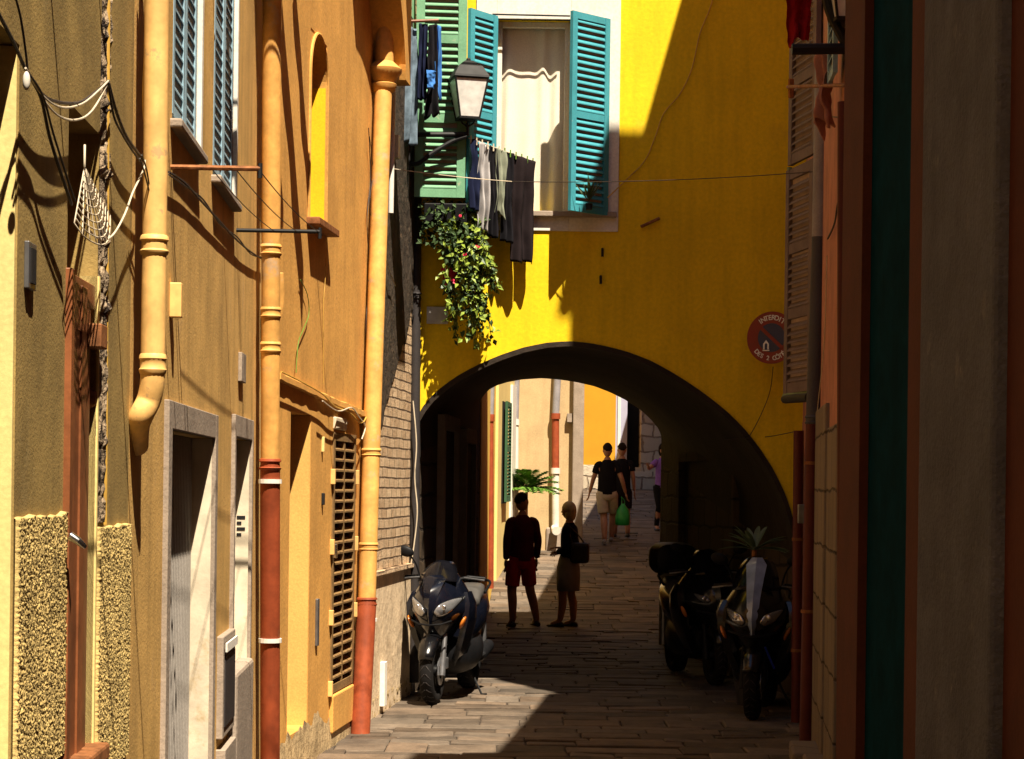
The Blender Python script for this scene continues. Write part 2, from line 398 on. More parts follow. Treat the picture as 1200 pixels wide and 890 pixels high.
def wall_grid(mb, W, s0, s1, z0, z1, holes=(), thick=.3, cap=True):
    """wall slab with rectangular openings (a, b, c, d) = s range, z range"""
    ss = sorted(set([s0, s1] + [h[0] for h in holes] + [h[1] for h in holes])); zs = sorted(set([z0, z1] + [h[2] for h in holes] + [h[3] for h in holes]))
    ss = [x for x in ss if s0 <= x <= s1]; zs = [x for x in zs if z0 <= x <= z1]
    inh = lambda a, z: any(h[0] < a < h[1] and h[2] < z < h[3] for h in holes)
    for i in range(len(ss)-1):
        for j in range(len(zs)-1):
            if inh((ss[i]+ss[i+1])/2, (zs[j]+zs[j+1])/2): continue
            mb.add([W.pt(ss[i], zs[j]), W.pt(ss[i+1], zs[j]), W.pt(ss[i+1], zs[j+1]), W.pt(ss[i], zs[j+1])], [(0, 1, 2, 3)])
    for h in holes:
        a, b, c, d = h[:4]; t = h[4] if len(h) > 4 else thick
        for (p, q) in (((a, c), (a, d)), ((a, d), (b, d)), ((b, d), (b, c)), ((b, c), (a, c))):
            mb.add([W.pt(p[0], p[1]), W.pt(q[0], q[1]), W.pt(q[0], q[1], -t), W.pt(p[0], p[1], -t)], [(0, 1, 2, 3)])
    return mb

def shell(mb, W, s0, s1, z0, z1, depth=3.0, t=.32):
    """the rest of the building behind its facade: back, sides, top"""
    mb.add([W.pt(s0, z0), W.pt(s0, z0, -depth), W.pt(s0, z1, -depth), W.pt(s0, z1)], [(0, 1, 2, 3)])
    mb.add([W.pt(s1, z0), W.pt(s1, z0, -depth), W.pt(s1, z1, -depth), W.pt(s1, z1)], [(0, 1, 2, 3)])
    mb.add([W.pt(s0, z0, -depth), W.pt(s1, z0, -depth), W.pt(s1, z1, -depth), W.pt(s0, z1, -depth)], [(0, 1, 2, 3)])
    mb.add([W.pt(s0, z1), W.pt(s1, z1), W.pt(s1, z1, -depth), W.pt(s0, z1, -depth)], [(0, 1, 2, 3)])
    return mb

def roof(W, s0, s1, z, over, depth, parent, m='tile', rise=.9):
    mb = MB()
    q = [W.pt(s0-.05, z, over), W.pt(s1+.05, z, over), W.pt(s1+.05, z+rise, -depth), W.pt(s0-.05, z+rise, -depth)]
    mb.hexa(q + [p+V((0, 0, .12)) for p in q])
    k = int((s1-s0)/.24)
    for i in range(k):      # rows of barrel tiles running down the slope
        a = s0 + (i+.5)*(s1-s0)/k
        mb.cyl(W.pt(a, z+.13, over+.04), W.pt(a, z+rise+.13, -depth), .075, n=8)
    return mb.build('roof', m, parent)

def shutter_mb(w, h, rails=(.5,), t=.035, stile=.07, pitch=.055, mb=None):
    """louvred shutter leaf in its own plane: x 0..w, z 0..h, y is thickness (front at -t)"""
    mb = mb or MB()
    mb.box(0, stile, -t, 0, 0, h); mb.box(w-stile, w, -t, 0, 0, h)
    zs = [0.0] + [r*h for r in rails] + [h-stile]
    for z in zs: mb.box(stile, w-stile, -t+.004, -.004, z, z+stile)
    for a, b in zip(zs[:-1], zs[1:]):
        z = a+stile+pitch*.3
        while z < b-pitch*.3:
            mb.hexa([(stile, -t+.002, z-.014), (w-stile, -t+.002, z-.014), (w-stile, -.010, z+.020), (stile, -.010, z+.020),
                     (stile, -t+.002, z-.005), (w-stile, -t+.002, z-.005), (w-stile, -.010, z+.029), (stile, -.010, z+.029)])
            z += pitch
    return mb
def place(mb, o, ax, up=(0, 0, 1), nrm=None):
    """move a locally built mesh so that its x runs along ax from point o"""
    x = V(ax).normalized(); z = V(up); y = z.cross(x)
    T = Matrix(((x.x, y.x, z.x, o[0]), (x.y, y.y, z.y, o[1]), (x.z, y.z, z.z, o[2]), (0, 0, 0, 1)))
    mb.v = [T @ v for v in mb.v]; return mb

def pipe(name, label, path, r, m, collars=(), clamps=(), W=None, extra=None, group='drainpipes on the facades'):
    """path: world points top to bottom; m: list of (material, index0, index1) stretches or one material"""
    base = path[-1]
    t = thing(name, label, 'drainpipe', base, 0, group)
    if isinstance(m, str): m = [(m, 0, len(path)-1)]
    for (mm, i, j) in m:
        MB().tube(path[i:j+1], r if mm != 'piper' else r*1.08, 18).build('pipe', mm, t, smooth=True)
    for c in collars:
        z, mm = c[0], c[1]; k = c[2] if len(c) > 2 else 1.25
        p = point_at(path, z)
        MB().lathe([(r*1.0, -.035), (r*(k*.5+.5), -.03), (r*(k*.55+.5), -.02), (r*1.04, -.014), (r*1.04, .010), (r*(k*.55+.5), .016), (r*(k*.5+.5), .028), (r*1.0, .032)], p, n=18).build('collar', mm, t, smooth=True)
    for z in clamps:
        p = point_at(path, z)
        mb = MB().lathe([(r*1.0, -.012), (r*1.16, -.012), (r*1.16, .012), (r*1.0, .012)], p, n=18)
        if W is not None:
            mb.tube([p, p - W.n*(r+.06)], .008, 6)
            q = p + W.n*0 + V((0, 0, 0)) - W.t*(r*1.3)
            mb.box(q.x-.012, q.x+.012, q.y-.02, q.y+.02, q.z-.012, q.z+.012)
        mb.build('clamp', extra or 'rustm', t)
    return t
def point_at(path, z):
    for a, b in zip(path[:-1], path[1:]):
        if (a.z-z)*(b.z-z) <= 0 and abs(a.z-b.z) > 1e-6:
            return a.lerp(b, (a.z-z)/(a.z-b.z))
    return path[0]
def wire(name, label, pts, r=.006, m='cable', sag=0., n=14, cat='cable', group=None, parent=None):
    if sag and len(pts) == 2:
        a, b = V(pts[0]), V(pts[1])
        pts = [a.lerp(b, i/n) + V((0, 0, -sag*4*(i/n)*(1-i/n))) for i in range(n+1)]
    o = MB().tube(pts, r, 6).build(name, m, parent, smooth=True)
    if parent is None: tag(o, label, cat, group)
    return o
def spline(pts, k=5):
    pts = [V(p) for p in pts]; q = [pts[0]] + pts + [pts[-1]]; out = []
    for i in range(1, len(q)-2):
        for j in range(k):
            t = j/k; a, b, c, d = q[i-1], q[i], q[i+1], q[i+2]
            out.append(.5*((2*b) + (c-a)*t + (2*a-5*b+4*c-d)*t*t + (3*b-a-3*c+d)*t**3))
    return out + [pts[-1]]
# ================================================================== SETTING
W1 = Wall(-1.1137, 3.2, -1.4741, 12.3)
W2 = Wall(-1.5192, 12.3, -1.1256, 16.4)
WB = Wall(-1.1200, 16.4, -0.9100, 18.47)
WY = Wall(-3.0, 18.5, 5.0, 18.5)
R1 = Wall(1.15, 2.6, 1.15, 7.2, -1)
R2 = Wall(1.465, 7.3, 2.6185, 18.5, -1)
L3 = Wall(-0.38, 24.72, -0.27, 32.0)
L4 = Wall(-0.225, 32.0, 0.085, 35.98)
R3 = Wall(1.86, 24.72, 3.75, 50.0, -1)

# street: one sheet out to the horizon, with the street's own rise and fall
ys = [-600, -50, 0] + [i*.5 for i in range(4, 110)] + [60, 80, 150, 700]
xs = [-600, -60, -12] + [-3+i*.5 for i in range(0, 17)] + [12, 60, 600]
mb = MB(); n = len(xs)
for y in ys:
    for x in xs: mb.v.append(V((x, y, gz(max(y, 0)) if y < 60 else gz(60) )))
for j in range(len(ys)-1):
    for i in range(n-1): mb.f.append((j*n+i, j*n+i+1, (j+1)*n+i+1, (j+1)*n+i))
tag(mb.build('street_paving', 'paving', smooth=True), kind='structure')
# worn slabs laid in uneven rows on it
rnd = random.Random(21); mb = MB(); tint = []
y = 5.0
while y < 47.5:
    dpt = rnd.choice((.20, .24, .28, .32, .38)); x = -1.9 - rnd.random()*.4; xe = 2.1 + .09*(y-10)
    while x < xe:
        wd_ = rnd.uniform(.28, .85); g = .010; hz = .016+rnd.uniform(-.004, .005); tx, ty = rnd.gauss(0, .004), rnd.gauss(0, .004)
        yo_ = .05*math.sin(x*1.3+y*.4)
        c_ = []
        for (ix, iy) in ((0, 0), (1, 0), (1, 1), (0, 1)):
            px_ = x + (wd_-g)*ix + rnd.uniform(-.006, .006); py_ = y + yo_ + (dpt-g)*iy + rnd.uniform(-.008, .008); c_.append((px_, py_, ix, iy))
        base_ = [V((a, b, gz(b)-.01)) for a, b, _, _ in c_]
        mid_r = [V((a, b, gz(b)+hz-.006+tx*(ix-.5)*2+ty*(iy-.5)*2)) for a, b, ix, iy in c_]
        cx_, cy_ = sum(q_[0] for q_ in c_)/4, sum(q_[1] for q_ in c_)/4
        top_ = [V((a+(.012 if a < cx_ else -.012), b+(.012 if b < cy_ else -.012), gz(b)+hz+tx*(ix-.5)*2+ty*(iy-.5)*2)) for a, b, ix, iy in c_]
        mb.loft([base_, mid_r, top_], caps=False); n0 = len(mb.v); mb.f.append((n0-4, n0-3, n0-2, n0-1))
        k_ = rnd.uniform(.55, 1.25); w_ = rnd.uniform(-.06, .06); tint += [(k_*(1+w_), k_, k_*(1-w_), 1)]*12
        x += wd_
    y += dpt
sl = mb.build('paving_slabs', 'slab', fix=False)
ca_ = sl.data.color_attributes.new('slab_tint', 'FLOAT_COLOR', 'POINT'); ca_.data.foreach_set('color', [c for q_ in tint for c in q_])
tag(sl, kind='structure')
# ------------------------------------------------------------------ olive house (nearest, left)
B0 = thing('olive_house', 'olive brown plastered house front at far left with rough cast base and narrow wooden door', 'house', W1.pt(0, 0))
sA = .02; sE = W1.S(152, 450)
hj0, hj1 = W1.S(20, 300)-1.0, W1.S(20, 300)
doorA, doorB = W1.S(76, 500), W1.S(112, 500)
doorTop = W1.Z(100, 140); crA, crB = W1.S(115, 300), W1.S(124, 300)
mb = MB(); wall_grid(mb, W1, sA, sE, -.1, 5.6, [(hj0, hj1, .3, W1.Z(20, 50), .5), (doorA, doorB, .2, doorTop, .22)])
shell(mb, W1, sA, sE, -.1, 5.6)
wl = mb.build('wall', 'olive', B0)
MB().wbox(W1, hj1-.012, hj1-.002, -.5, -.004, .3, W1.Z(20, 50)-.004).build('door_reveal', 'cream', B0)
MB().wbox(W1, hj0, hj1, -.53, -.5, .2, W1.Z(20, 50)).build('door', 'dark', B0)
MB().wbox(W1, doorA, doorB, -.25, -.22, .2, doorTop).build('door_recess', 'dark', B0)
# narrow plank door standing in the opening
dz1 = W1.Z(76, 313)
dr = thing  # (keeps the builder name short below)
mb = MB()
k = 5
for i in range(k):
    a = doorA+.004+(doorB-doorA-.06)*i/k; b = doorA+(doorB-doorA-.06)*(i+1)/k
    mb.wbox(W1, a, b, -.06, -.008 + (.005 if i % 2 else 0), .22, dz1-.02)
mb.wbox(W1, doorA-.015, doorA+.03, -.06, .018, .22, dz1)
mb.wbox(W1, doorA+.03, doorB, -.07, -.006, dz1-.07, dz1)
door = mb.build('wooden_door', 'wood', B0, bevel=.003)
MB().wbox(W1, doorA+.10, doorB-.05, -.03, -.005, W1.Z(90, 385), W1.Z(90, 372)).build('latch_bar', 'wood', door)
MB().wbox(W1, doorB-.13, doorB-.02, -.03, .035, W1.Z(107, 400)-.02, W1.Z(107, 380)).build('latch_block', 'rustm', door, bevel=.004)
MB().lathe([(.0, 0), (.028, 0), (.032, .01), (.02, .03), (.0, .032)], W1.at(101, 467, -.028), W1.n).build('door_knob', 'rustm', door, smooth=True)
q = W1.at(82, 628, .03)
MB().tube([q, q + V((.02, .0, -.012)), q+V((.035, .02, -.03))], [.012, .011, .008], 10).build('door_handle', 'steel', door, smooth=True)
MB().wbox(W1, doorB, doorB+.02, -.05, .006, .2, W1.Z(108, 320)).build('door_frame', 'cream', B0)
# sill stone under the door
MB().wbox(W1, doorA-.03, doorB+.03, -.2, .05, W1.Z(90, 905), W1.Z(90, 884)).build('doorstep', 'rustm', B0, bevel=.01)
# rough cast base, displaced plaster
def roughcast(s0, s1, z0, z1, name='rough_cast_base', amp=.010, m='tyrol', W=W1, B=B0, step=.0031):
    mb = MB(); nu = max(2, int((s1-s0)/step)); nv = max(2, int((z1-z0)/step))
    for j in range(nv+1):
        for i in range(nu+1):
            a = s0+(s1-s0)*i/nu; z = z0+(z1-z0)*j/nv
            q = V((a*175, z*150, 3)); h = noise.noise(q)*.6 + noise.noise(q*2.1)*.4
            edge = min(i, nu-i, nv-j)
            d = (.014 + amp*h) if edge > 0 else (-.004 if j in (0, nv) else .004)
            zz = z + (noise.noise(V((a*9, 1, 2)))*.012 if nv-j < 3 else 0)
            mb.v.append(W.pt(a, zz, max(d, -.004)))
    for j in range(nv):
        for i in range(nu):
            k = j*(nu+1)+i; mb.f.append((k, k+1, k+nu+2, k+nu+1))
    return mb.build(name, m, B, smooth='all', fix=False)
roughcast(hj1+.003, doorA-.02, W1.Z(45, 900), W1.Z(45, 604))
roughcast(doorB+.025, W1.S(148, 700), W1.Z(125, 900), W1.Z(125, 616))
# crack with broken mortar between the two plasters
mb = MB(); zs_ = [W1.Z(118, 612)+i*.02 for i in range(0, 110)]
rg = []
for z in zs_:
    k1 = noise.noise(V((z*9, 0, 0)))*.02; k2 = noise.noise(V((z*11, 5, 0)))*.012; k3 = noise.noise(V((z*25, 9, 0)))*.02
    rg.append([W1.pt(crA+k1, z, .001), W1.pt((crA*.7+crB*.3), z, .012+k3), W1.pt((crA+crB)/2, z, .004-k3*.5), W1.pt((crA*.25+crB*.75), z, .014+k3), W1.pt(crB+k2, z, .001)])
mb.loft(rg, closed=False); mb.build('mortar_crack', 'crack', B0, fix=False)
MB().tube([W1.at(127, -20, .008), W1.at(123, 615, .008)], .006, 6).build('wall_strip', 'cabley', B0)
# small enamel bell plate
q0, q1 = W1.S(28, 310), W1.S(37, 310)
MB().wbox(W1, q0, q1, 0, .012, W1.Z(33, 340), W1.Z(33, 285)).build('bell_plate', 'silver', B0, bevel=.002)
MB().wbox(W1, q0+.02, q1-.02, .012, .016, W1.Z(33, 333), W1.Z(33, 292)).build('plate_window', 'dark', B0)
roof(W1, sA, sE, 5.6, .35, 3, B0)

# ------------------------------------------------------------------ tan house with the two stone framed doors
B1 = thing('tan_house', 'tan plastered house front with two pale framed doorways and blue shuttered windows above', 'house', W1.pt(sE, 0))
d1a, d1b = W1.S(195, 600), W1.S(247, 600); d1t = W1.Z(220, 508)
d2a, d2b = W1.S(271.5, 600), W1.S(291, 600); d2t = W1.Z(282, 514)
w1a, w1b, w1z = W1.S(202, 100), W1.S(230, 170), W1.Z(215, 160)
w2a, w2b, w2z = W1.S(249, 205), W1.S(272, 232), W1.Z(260, 222)
ztop1 = 5.7; s1e = 9.104
mb = MB(); wall_grid(mb, W1, sE+.002, s1e, -.1, ztop1, [(d1a, d1b, .12, d1t, .26), (d2a, d2b, .12, d2t, .24), (w1a, w1b, w1z, w1z+1.35, .16), (w2a, w2b, w2z, w2z+1.35, .16)])
shell(mb, W1, sE+.002, s1e, -.1, ztop1); mb.build('wall', 'brownw', B1)
roof(W1, sE+.1, s1e-.1, ztop1, .22, 3, B1)
MB().wbox(W1, s1e-1.5, s1e-.15, -.1, .34, 5.0, 5.14).build('added_shade_slab', 'greypl', B1, bevel=.02)  # unseen slab added to shade the orange pipe and upper wall
def surround(a, b, t, z0, fw, ft, name, m, B, W=W1, d=.02):
    mb = MB(); mb.wbox(W, a-fw, a, -.02, d, z0, t+ft); mb.wbox(W, b, b+fw, -.02, d, z0, t+ft); mb.wbox(W, a, b, -.02, d-.001, t, t+ft)
    return mb.build(name, m, B, bevel=.004)
surround(d1a, d1b, d1t, .1, .10, W1.Z(220, 477)-d1t, 'door_surround', 'greypl', B1)
surround(d2a, d2b, d2t, .1, .06, W1.Z(282, 489)-d2t, 'door_surround', 'greypl', B1)
# corrugated roller door
mb = MB(); k = int((d1b-d1a)/.055); rg = [[], []]
for i in range(k*4+1):
    a = d1a + (d1b-d1a)*i/(k*4); d = -.095 + .012*(1 if (i % 4) in (1, 2) else -1)
    rg[0].append(W1.pt(a, .1, d)); rg[1].append(W1.pt(a, d1t, d))
mb.loft(rg, closed=False); M['corr'] = mat('grey_corrugated_door', (.30, .27, .24), rough=.5, var=.15)
mb.build('corrugated_door', 'corr', B1)
MB().wbox(W1, d1b-.014, d1b-.002, -.255, .003, .1, d1t-.002).build('door_jamb', 'whitest', B1)
MB().wbox(W1, d1a, d1b, -.26, -.24, .1, d1t).build('door_recess', 'dark', B1)
M['whitedoor'] = mat('white_door_paint', (.78, .76, .72), rough=.5, var=.08, bump=.1)
wd = MB().wbox(W1, d2a+.01, d2b-.014, -.11, -.07, .1, d2t).build('door', 'whitedoor', B1, bevel=.004)
MB().wbox(W1, d2b-.014, d2b-.002, -.2, .003, .1, d2t-.002).build('door_jamb', 'whitest', B1)
mb = MB()
for i in range(4):
    zc = W1.Z(284, 610+i*7); mb.wbox(W1, d2b-.003, d2b-.0015, -.13, -.03 - (i % 2)*.02, zc, zc+.012)
mb2 = MB()
for i in range(4):
    zc = W1.Z(282, 608+i*7); mb2.wbox(W1, d2b-.0175, d2b-.0145, -.06, -.015 - (i % 2)*.02, zc-.008, zc+.008)
mb2.build('door_notice', 'iron', wd)
MB().wbox(W1, d2a, d2b+.0, -.05, .04, .05, W1.Z(284, 775)).build('whitewashed_kerb', 'greypl', B1, bevel=.02)
# meter niche between the doors
ma, mb_ = W1.S(254, 800), W1.S(268, 800)
mc = MB().wbox(W1, ma, mb_, -.01, .03, W1.Z(261, 858), W1.Z(261, 742)).build('meter_box', 'greypl', B1, bevel=.006)
MB().wbox(W1, ma+.05, mb_-.05, .03, .036, W1.Z(261, 845), W1.Z(261, 765)).build('meter_door', 'pipeb', mc)
MB().wbox(W1, ma+.03, mb_-.03, .036, .045, W1.Z(261, 760), W1.Z(261, 750)).build('meter_hood', 'whitew', mc)
MB().wbox(W1, ma, mb_-.05, -.01, .045, W1.Z(259, 890)-.2, W1.Z(259, 872)).build('meter_box', 'greypl', B1, bevel=.004)
# letter slot between the door heads
MB().wbox(W1, W1.S(279, 430), W1.S(284, 430), 0, .02, W1.Z(281, 448), W1.Z(281, 414)).build('vent_slot', 'greypl', B1, bevel=.003)
# blue shuttered windows
for (a, b, z) in ((w1a, w1b, w1z), (w2a, w2b, w2z)):
    wn = MB().wbox(W1, a, b, -.15, -.12, z, z+1.35).build('window', 'dark', B1)
    for (p, q_, sg) in ((a+.02, (a+b)/2-.005, 1), ((a+b)/2+.005, b-.02, 1)):
        m_ = shutter_mb(q_-p, 1.3, (.5,), t=.03, stile=.05, pitch=.05)
        place(m_, W1.pt(p, z+.03, -.03), W1.t); m_.box(.03, q_-p-.03, -.012, -.006, .03, 1.27) if False else None; m_.build('shutter', 'blue', wn)
        bk = MB().box(.03, q_-p-.03, -.022, -.012, .03, 1.27); place(bk, W1.pt(p, z+.03, -.03), W1.t); bk.build('shutter_backing', 'blue', wn)
    MB().wbox(W1, a-.05, b+.05, -.1, .045, z-.035, z).build('sill', 'greypl', wn, bevel=.008)
    mbf = MB(); mbf.wbox(W1, b, b+.05, -.03, .02, z, z+1.35); mbf.build('frame', 'whitew', wn)

# ------------------------------------------------------------------ orange house
B2 = thing('orange_house', 'warm orange plastered house front with arched yellow niche and louvred wooden door', 'house', W2.pt(0, 0))
na, nb = W2.S(362, 200), W2.S(381.5, 200); nz0, nz1 = W2.Z(371, 262), W2.Z(371, 40)
oa, ob, ot = W2.S(338, 700), W2.S(362, 700), W2.Z(350, 484)
la, lb, lt, lz = W2.S(388, 650), W2.S(414, 650), W2.Z(401, 508), W2.Z(401, 806)
L2 = W2.L; Z2 = 8.2
mb = MB(); wall_grid(mb, W2, 0, L2, -.1, Z2, [(na, nb, nz0, nz1, .26), (oa, ob, W2.Z(350, 856), ot, .28), (la, lb, lz, lt, .12)])
shell(mb, W2, 0, L2, -.1, Z2); mb.build('wall', 'orange', B2)
roof(W2, .05, L2, Z2, .3, 3, B2)
# niche: flat back and spandrels that round its head
nr = (nb-na)/2; nc = (na+nb)/2; zc = nz1-nr
mb = MB()
for sg in (-1, 1):
    poly = [W2.pt(nc+sg*nr, nz1, -.004), ]
    for i in range(0, 11):
        an = math.pi/2*i/10; poly.append(W2.pt(nc+sg*nr*math.cos(an), zc+nr*math.sin(an), -.004))
    mb.prism(poly, -W2.n*.25)
mb.build('niche_arch', 'orange', B2)
MB().wbox(W2, na, nb, -.28, -.256, nz0, nz1).build('niche', 'niche', B2)
MB().wbox(W2, nb-.008, nb-.001, -.255, -.005, nz0, zc).build('niche_reveal', 'niche', B2); pass
path = [W2.pt(na-.015, nz0, .004)] + [W2.pt(nc-(nr+.015)*math.cos(math.pi*i/14), zc+(nr+.015)*math.sin(math.pi*i/14), .004) for i in range(15)] + [W2.pt(nb+.015, nz0, .004)]
MB().tube(path, .012, 6).build('niche_trim', 'orange', B2, smooth=True)
MB().wbox(W2, na-.06, nb+.08, -.1, .09, nz0-.05, nz0).build('niche_sill', 'rustm', B2, bevel=.006)
M['jamb'] = mat('ochre_jamb', (.80, .45, .12), var=.12, streak=.2)
MB().wbox(W2, ob-.012, ob-.002, -.28, -.003, W2.Z(350, 856), ot-.003).build('door_jamb', 'jamb', B2)
MB().wbox(W2, oa, ob, -.31, -.28, 0, ot).build('door', 'dark', B2)
# ledge between ground floor and upper wall
mb = MB(); la0, la1 = .45, L2-.02
rg = []
for i in range(41):
    a = la0+(la1-la0)*i/40; zz = W2.Z(330, 442) + (a-la0)/(la1-la0)*(W2.Z(437, 492)-W2.Z(330, 442)) + noise.noise(V((a*7, 0, 0)))*.008
    o_ = .028+noise.noise(V((a*13, 4, 0)))*.012 + (.02 if a > 2.6 else 0)
    rg.append([W2.pt(a, zz-.03, -.01), W2.pt(a, zz-.022, o_), W2.pt(a, zz+.015, o_), W2.pt(a, zz+.035, -.01)])
mb.loft(rg); mb.build('ledge', 'orange', B2)
# louvred door
lo = MB(); fw = .06
lo.wbox(W2, la, la+fw, -.05, .012, lz, lt); lo.wbox(W2, lb-fw, lb, -.05, .012, lz, lt)
lo.wbox(W2, la+fw, lb-fw, -.05, .010, lt-.06, lt); lo.wbox(W2, la+fw, lb-fw, -.05, .010, lz, lz+.06)
mid = (la+lb)/2
lo.wbox(W2, mid-.03, mid+.03, -.05, .006, lz+.06, lt-.06)
z = lz+.10
while z < lt-.1:
    for (p, q_) in ((la+fw, mid-.03), (mid+.03, lb-fw)):
        v = [W2.pt(p, z, .012), W2.pt(q_, z, .012), W2.pt(q_, z+.03, -.04), W2.pt(p, z+.03, -.04)]
        lo.hexa(v+[x+V((0, 0, .013)) for x in v])
    z += .075
ld = lo.build('louvred_door', 'louvre', B2)
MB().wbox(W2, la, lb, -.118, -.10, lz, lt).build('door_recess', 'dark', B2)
for zz in (W2.Z(401, 800), W2.Z(401, 720), W2.Z(401, 640), W2.Z(401, 560)):
    for a in (la-.05, lb+.02):
        MB().wbox(W2, a, a+.035, -.005, .03, zz-.05, zz+.06).build('hinge', 'pipey', ld, bevel=.004)
MB().wbox(W2, la+.02, la+.07, .012, .035, W2.Z(395, 645)-.05, W2.Z(395, 645)+.05).build('lock', 'steel', ld, bevel=.004)
MB().wbox(W2, la, lb, -.02, .03, lz-.28, lz-.01).build('door_plinth', 'orange', B2, bevel=.01)
MB().wbox(W2, la+.02, mid, -.01, .022, lt+.02, lt+.11).build('plaster_patch', 'whitest', B2, bevel=.01)
q0 = W2.S(370, 740)
MB().wbox(W2, q0-.03, q0+.03, 0, .02, W2.Z(370, 757), W2.Z(370, 702)).build('letter_slot', 'silver', B2, bevel=.004)
q0 = W2.S(377, 585)
MB().wbox(W2, q0-.015, q0+.02, 0, .02, W2.Z(377, 592), W2.Z(377, 578)).build('bell_push', 'iron', B2, bevel=.004)
MB().wbox(W2, W2.S(377, 520)-.015, W2.S(377, 520)+.015, 0, .02, W2.Z(377, 530), W2.Z(377, 512)).build('bell_push', 'cream', B2, bevel=.004)
# corbelled bay at the top
ca, cb = W2.S(405, 10), W2.L+.16
zb = 5.12; mb = MB(); prof = []
for i in range(9):
    an = math.pi/2*i/8
    prof.append((ca + (cb-.25-ca)*math.sin(an), zb+1.0*math.cos(an)**1.3 if i < 8 else zb))
prof += [(cb, zb), (cb, 8.2), (ca, 8.2)]
mb.prism([W2.pt(a, z, -.02) for a, z in prof], W2.n*.27)
mb.build('corbelled_bay', 'orange', B2)
# weathered base strip
mb = MB(); rg = []
for i in range(60):
    a = .02+(L2-.04)*i/59; h = .16+.12*noise.noise(V((a*2.4, 3, 0)))+.07*noise.noise(V((a*9, 7, 0)))
    rg.append([W2.pt(a, -.05, .022), W2.pt(a, h*.55+.05, .012), W2.pt(a, h+.1, .003)])
mb.loft(rg, closed=False); mb.build('peeling_base', 'grime', B2, fix=False)

M['wallshade'] = mat('painted_wall_shade', (.060, .042, .028), var=.5, vscale=6, bump=.9, bscale=16, bdist=.02, alt=(.22,.15,.09), altscale=7, altlo=.62, althi=.7)  # dark colour standing for shade on the upper brick wall
# ------------------------------------------------------------------ brick house
B3 = thing('brick_house', 'old bare brick house corner with stone base beside the arch', 'house', WB.pt(0, 0))
zst = WB.Z(460, 668)
mb = MB(); wall_grid(mb, WB, -.05, WB.L, zst, 9, []); shell(mb, WB, -.05, WB.L, zst, 9, 2.0)
bw_ = mb
mb = MB(); wall_grid(mb, WB, -.05, WB.L+.01, -.1, zst, []); 
mb.v = [v + WB.n*.02 for v in mb.v]
mb.wbox(WB, -.05, WB.L+.012, -.3, .02, zst-.02, zst)
mb.build('stone_base', 'pier', B3)
# rough lower foot of the pier
roughcast(.0, WB.L+.01, -.03, WB.Z(460, 800), 'rubble_foot', .045, 'grime', WB, B3, .03)
mb = bw_     # real relief: a few bricks standing proud
rnd = random.Random(3)
z = zst+.03
while z < 5.2:
    a = -.02 + rnd.random()*.1
    while a < WB.L-.02:
        wdt = .14+rnd.random()*.14; e = min(a+wdt, WB.L-.005)
        if rnd.random() < .0 and e-a > .05: mb.wbox(WB, a, e, -.03, .004+rnd.random()*.012, z+rnd.random()*.006, z+.066+rnd.random()*.008)
        a = e+.012+rnd.random()*.01
    z += .085
mb.build('brick_wall', 'brick', B3, fix=False)
MB().wbox(WB, -.02, WB.L-.02, -.02, .05, zst-.02, zst+.025).build('string_course', 'brick', B3, bevel=.012)
MB().wbox(WB, -.3, .15, -.3, .85, 6.05, 6.2).build('added_shade_slab', 'orange', B3, bevel=.02)  # unseen slab added overhead to throw shadow on the brick wall
rg = []     # shade on the upper wall painted as a dark sheet, ragged lower edge
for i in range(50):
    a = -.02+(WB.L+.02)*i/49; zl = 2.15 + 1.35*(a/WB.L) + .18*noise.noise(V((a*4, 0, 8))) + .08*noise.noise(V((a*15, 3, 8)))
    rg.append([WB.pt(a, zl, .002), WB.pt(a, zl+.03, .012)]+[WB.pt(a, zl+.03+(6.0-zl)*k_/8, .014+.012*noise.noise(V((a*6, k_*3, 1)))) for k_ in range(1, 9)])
mbs = MB(); mbs.loft(rg, closed=False); mbs.build('painted_shade_sheet', 'wallshade', B3, fix=False)
# metal corner strip
MB().tube([WB.pt(WB.L+.01, -.05, .03), WB.pt(WB.L+.01, 3.2, .03)], .018, 8).build('corner_strip', 'pipeg', B3)
MB().wbox(WB, .38, .50, 0, .06, WB.Z(455, 820), WB.Z(455, 770)).build('meter_box', 'whitew', B3, bevel=.004)

# ------------------------------------------------------------------ yellow house over the arch
B4 = thing('yellow_arch_house', 'bright yellow house bridging the street over a wide dark arch', 'house', (0.9, 18.5, 0))
fpx = [(489, 488), (498, 473), (508, 462), (520, 452), (534, 442), (550, 433), (568, 424), (590, 415), (615, 407), (640, 402), (665, 400), (690, 402), (715, 407), (740, 414), (765, 424), (790, 438), (815, 454), (838, 471), (858, 488), (876, 507), (892, 528), (906, 550), (917, 572), (925, 592), (931, 615), (935, 640)]
rpx = [(563, 470), (567, 463), (573, 457), (582, 452), (595, 448), (612, 445), (635, 443.5), (655, 445), (675, 448), (697, 453), (715, 460), (733, 469), (750, 480), (762, 491), (772, 503), (775, 512)]
YF, YR = 18.5, 24.7
fp = [P(a, b, YF) for a, b in fpx]; rp = [P(a, b, YR) for a, b in rpx]
fp = [V((p.x, 0, p.z)) for p in fp]; rp = [V((p.x, 0, p.z)) for p in rp]
def resample(pts, n):
    d = [0]
    for a, b in zip(pts[:-1], pts[1:]): d.append(d[-1]+(b-a).length)
    out = []; 
    for i in range(n):
        t = d[-1]*i/(n-1); j = 0
        while j < len(d)-2 and d[j+1] < t: j += 1
        out.append(pts[j].lerp(pts[j+1], (t-d[j])/(d[j+1]-d[j])))
    return out
NF = 44
fr = resample(fp, NF); rr = resample(rp, NF)
xl, xr = fr[0].x, fr[-1].x
ZT = 9.0
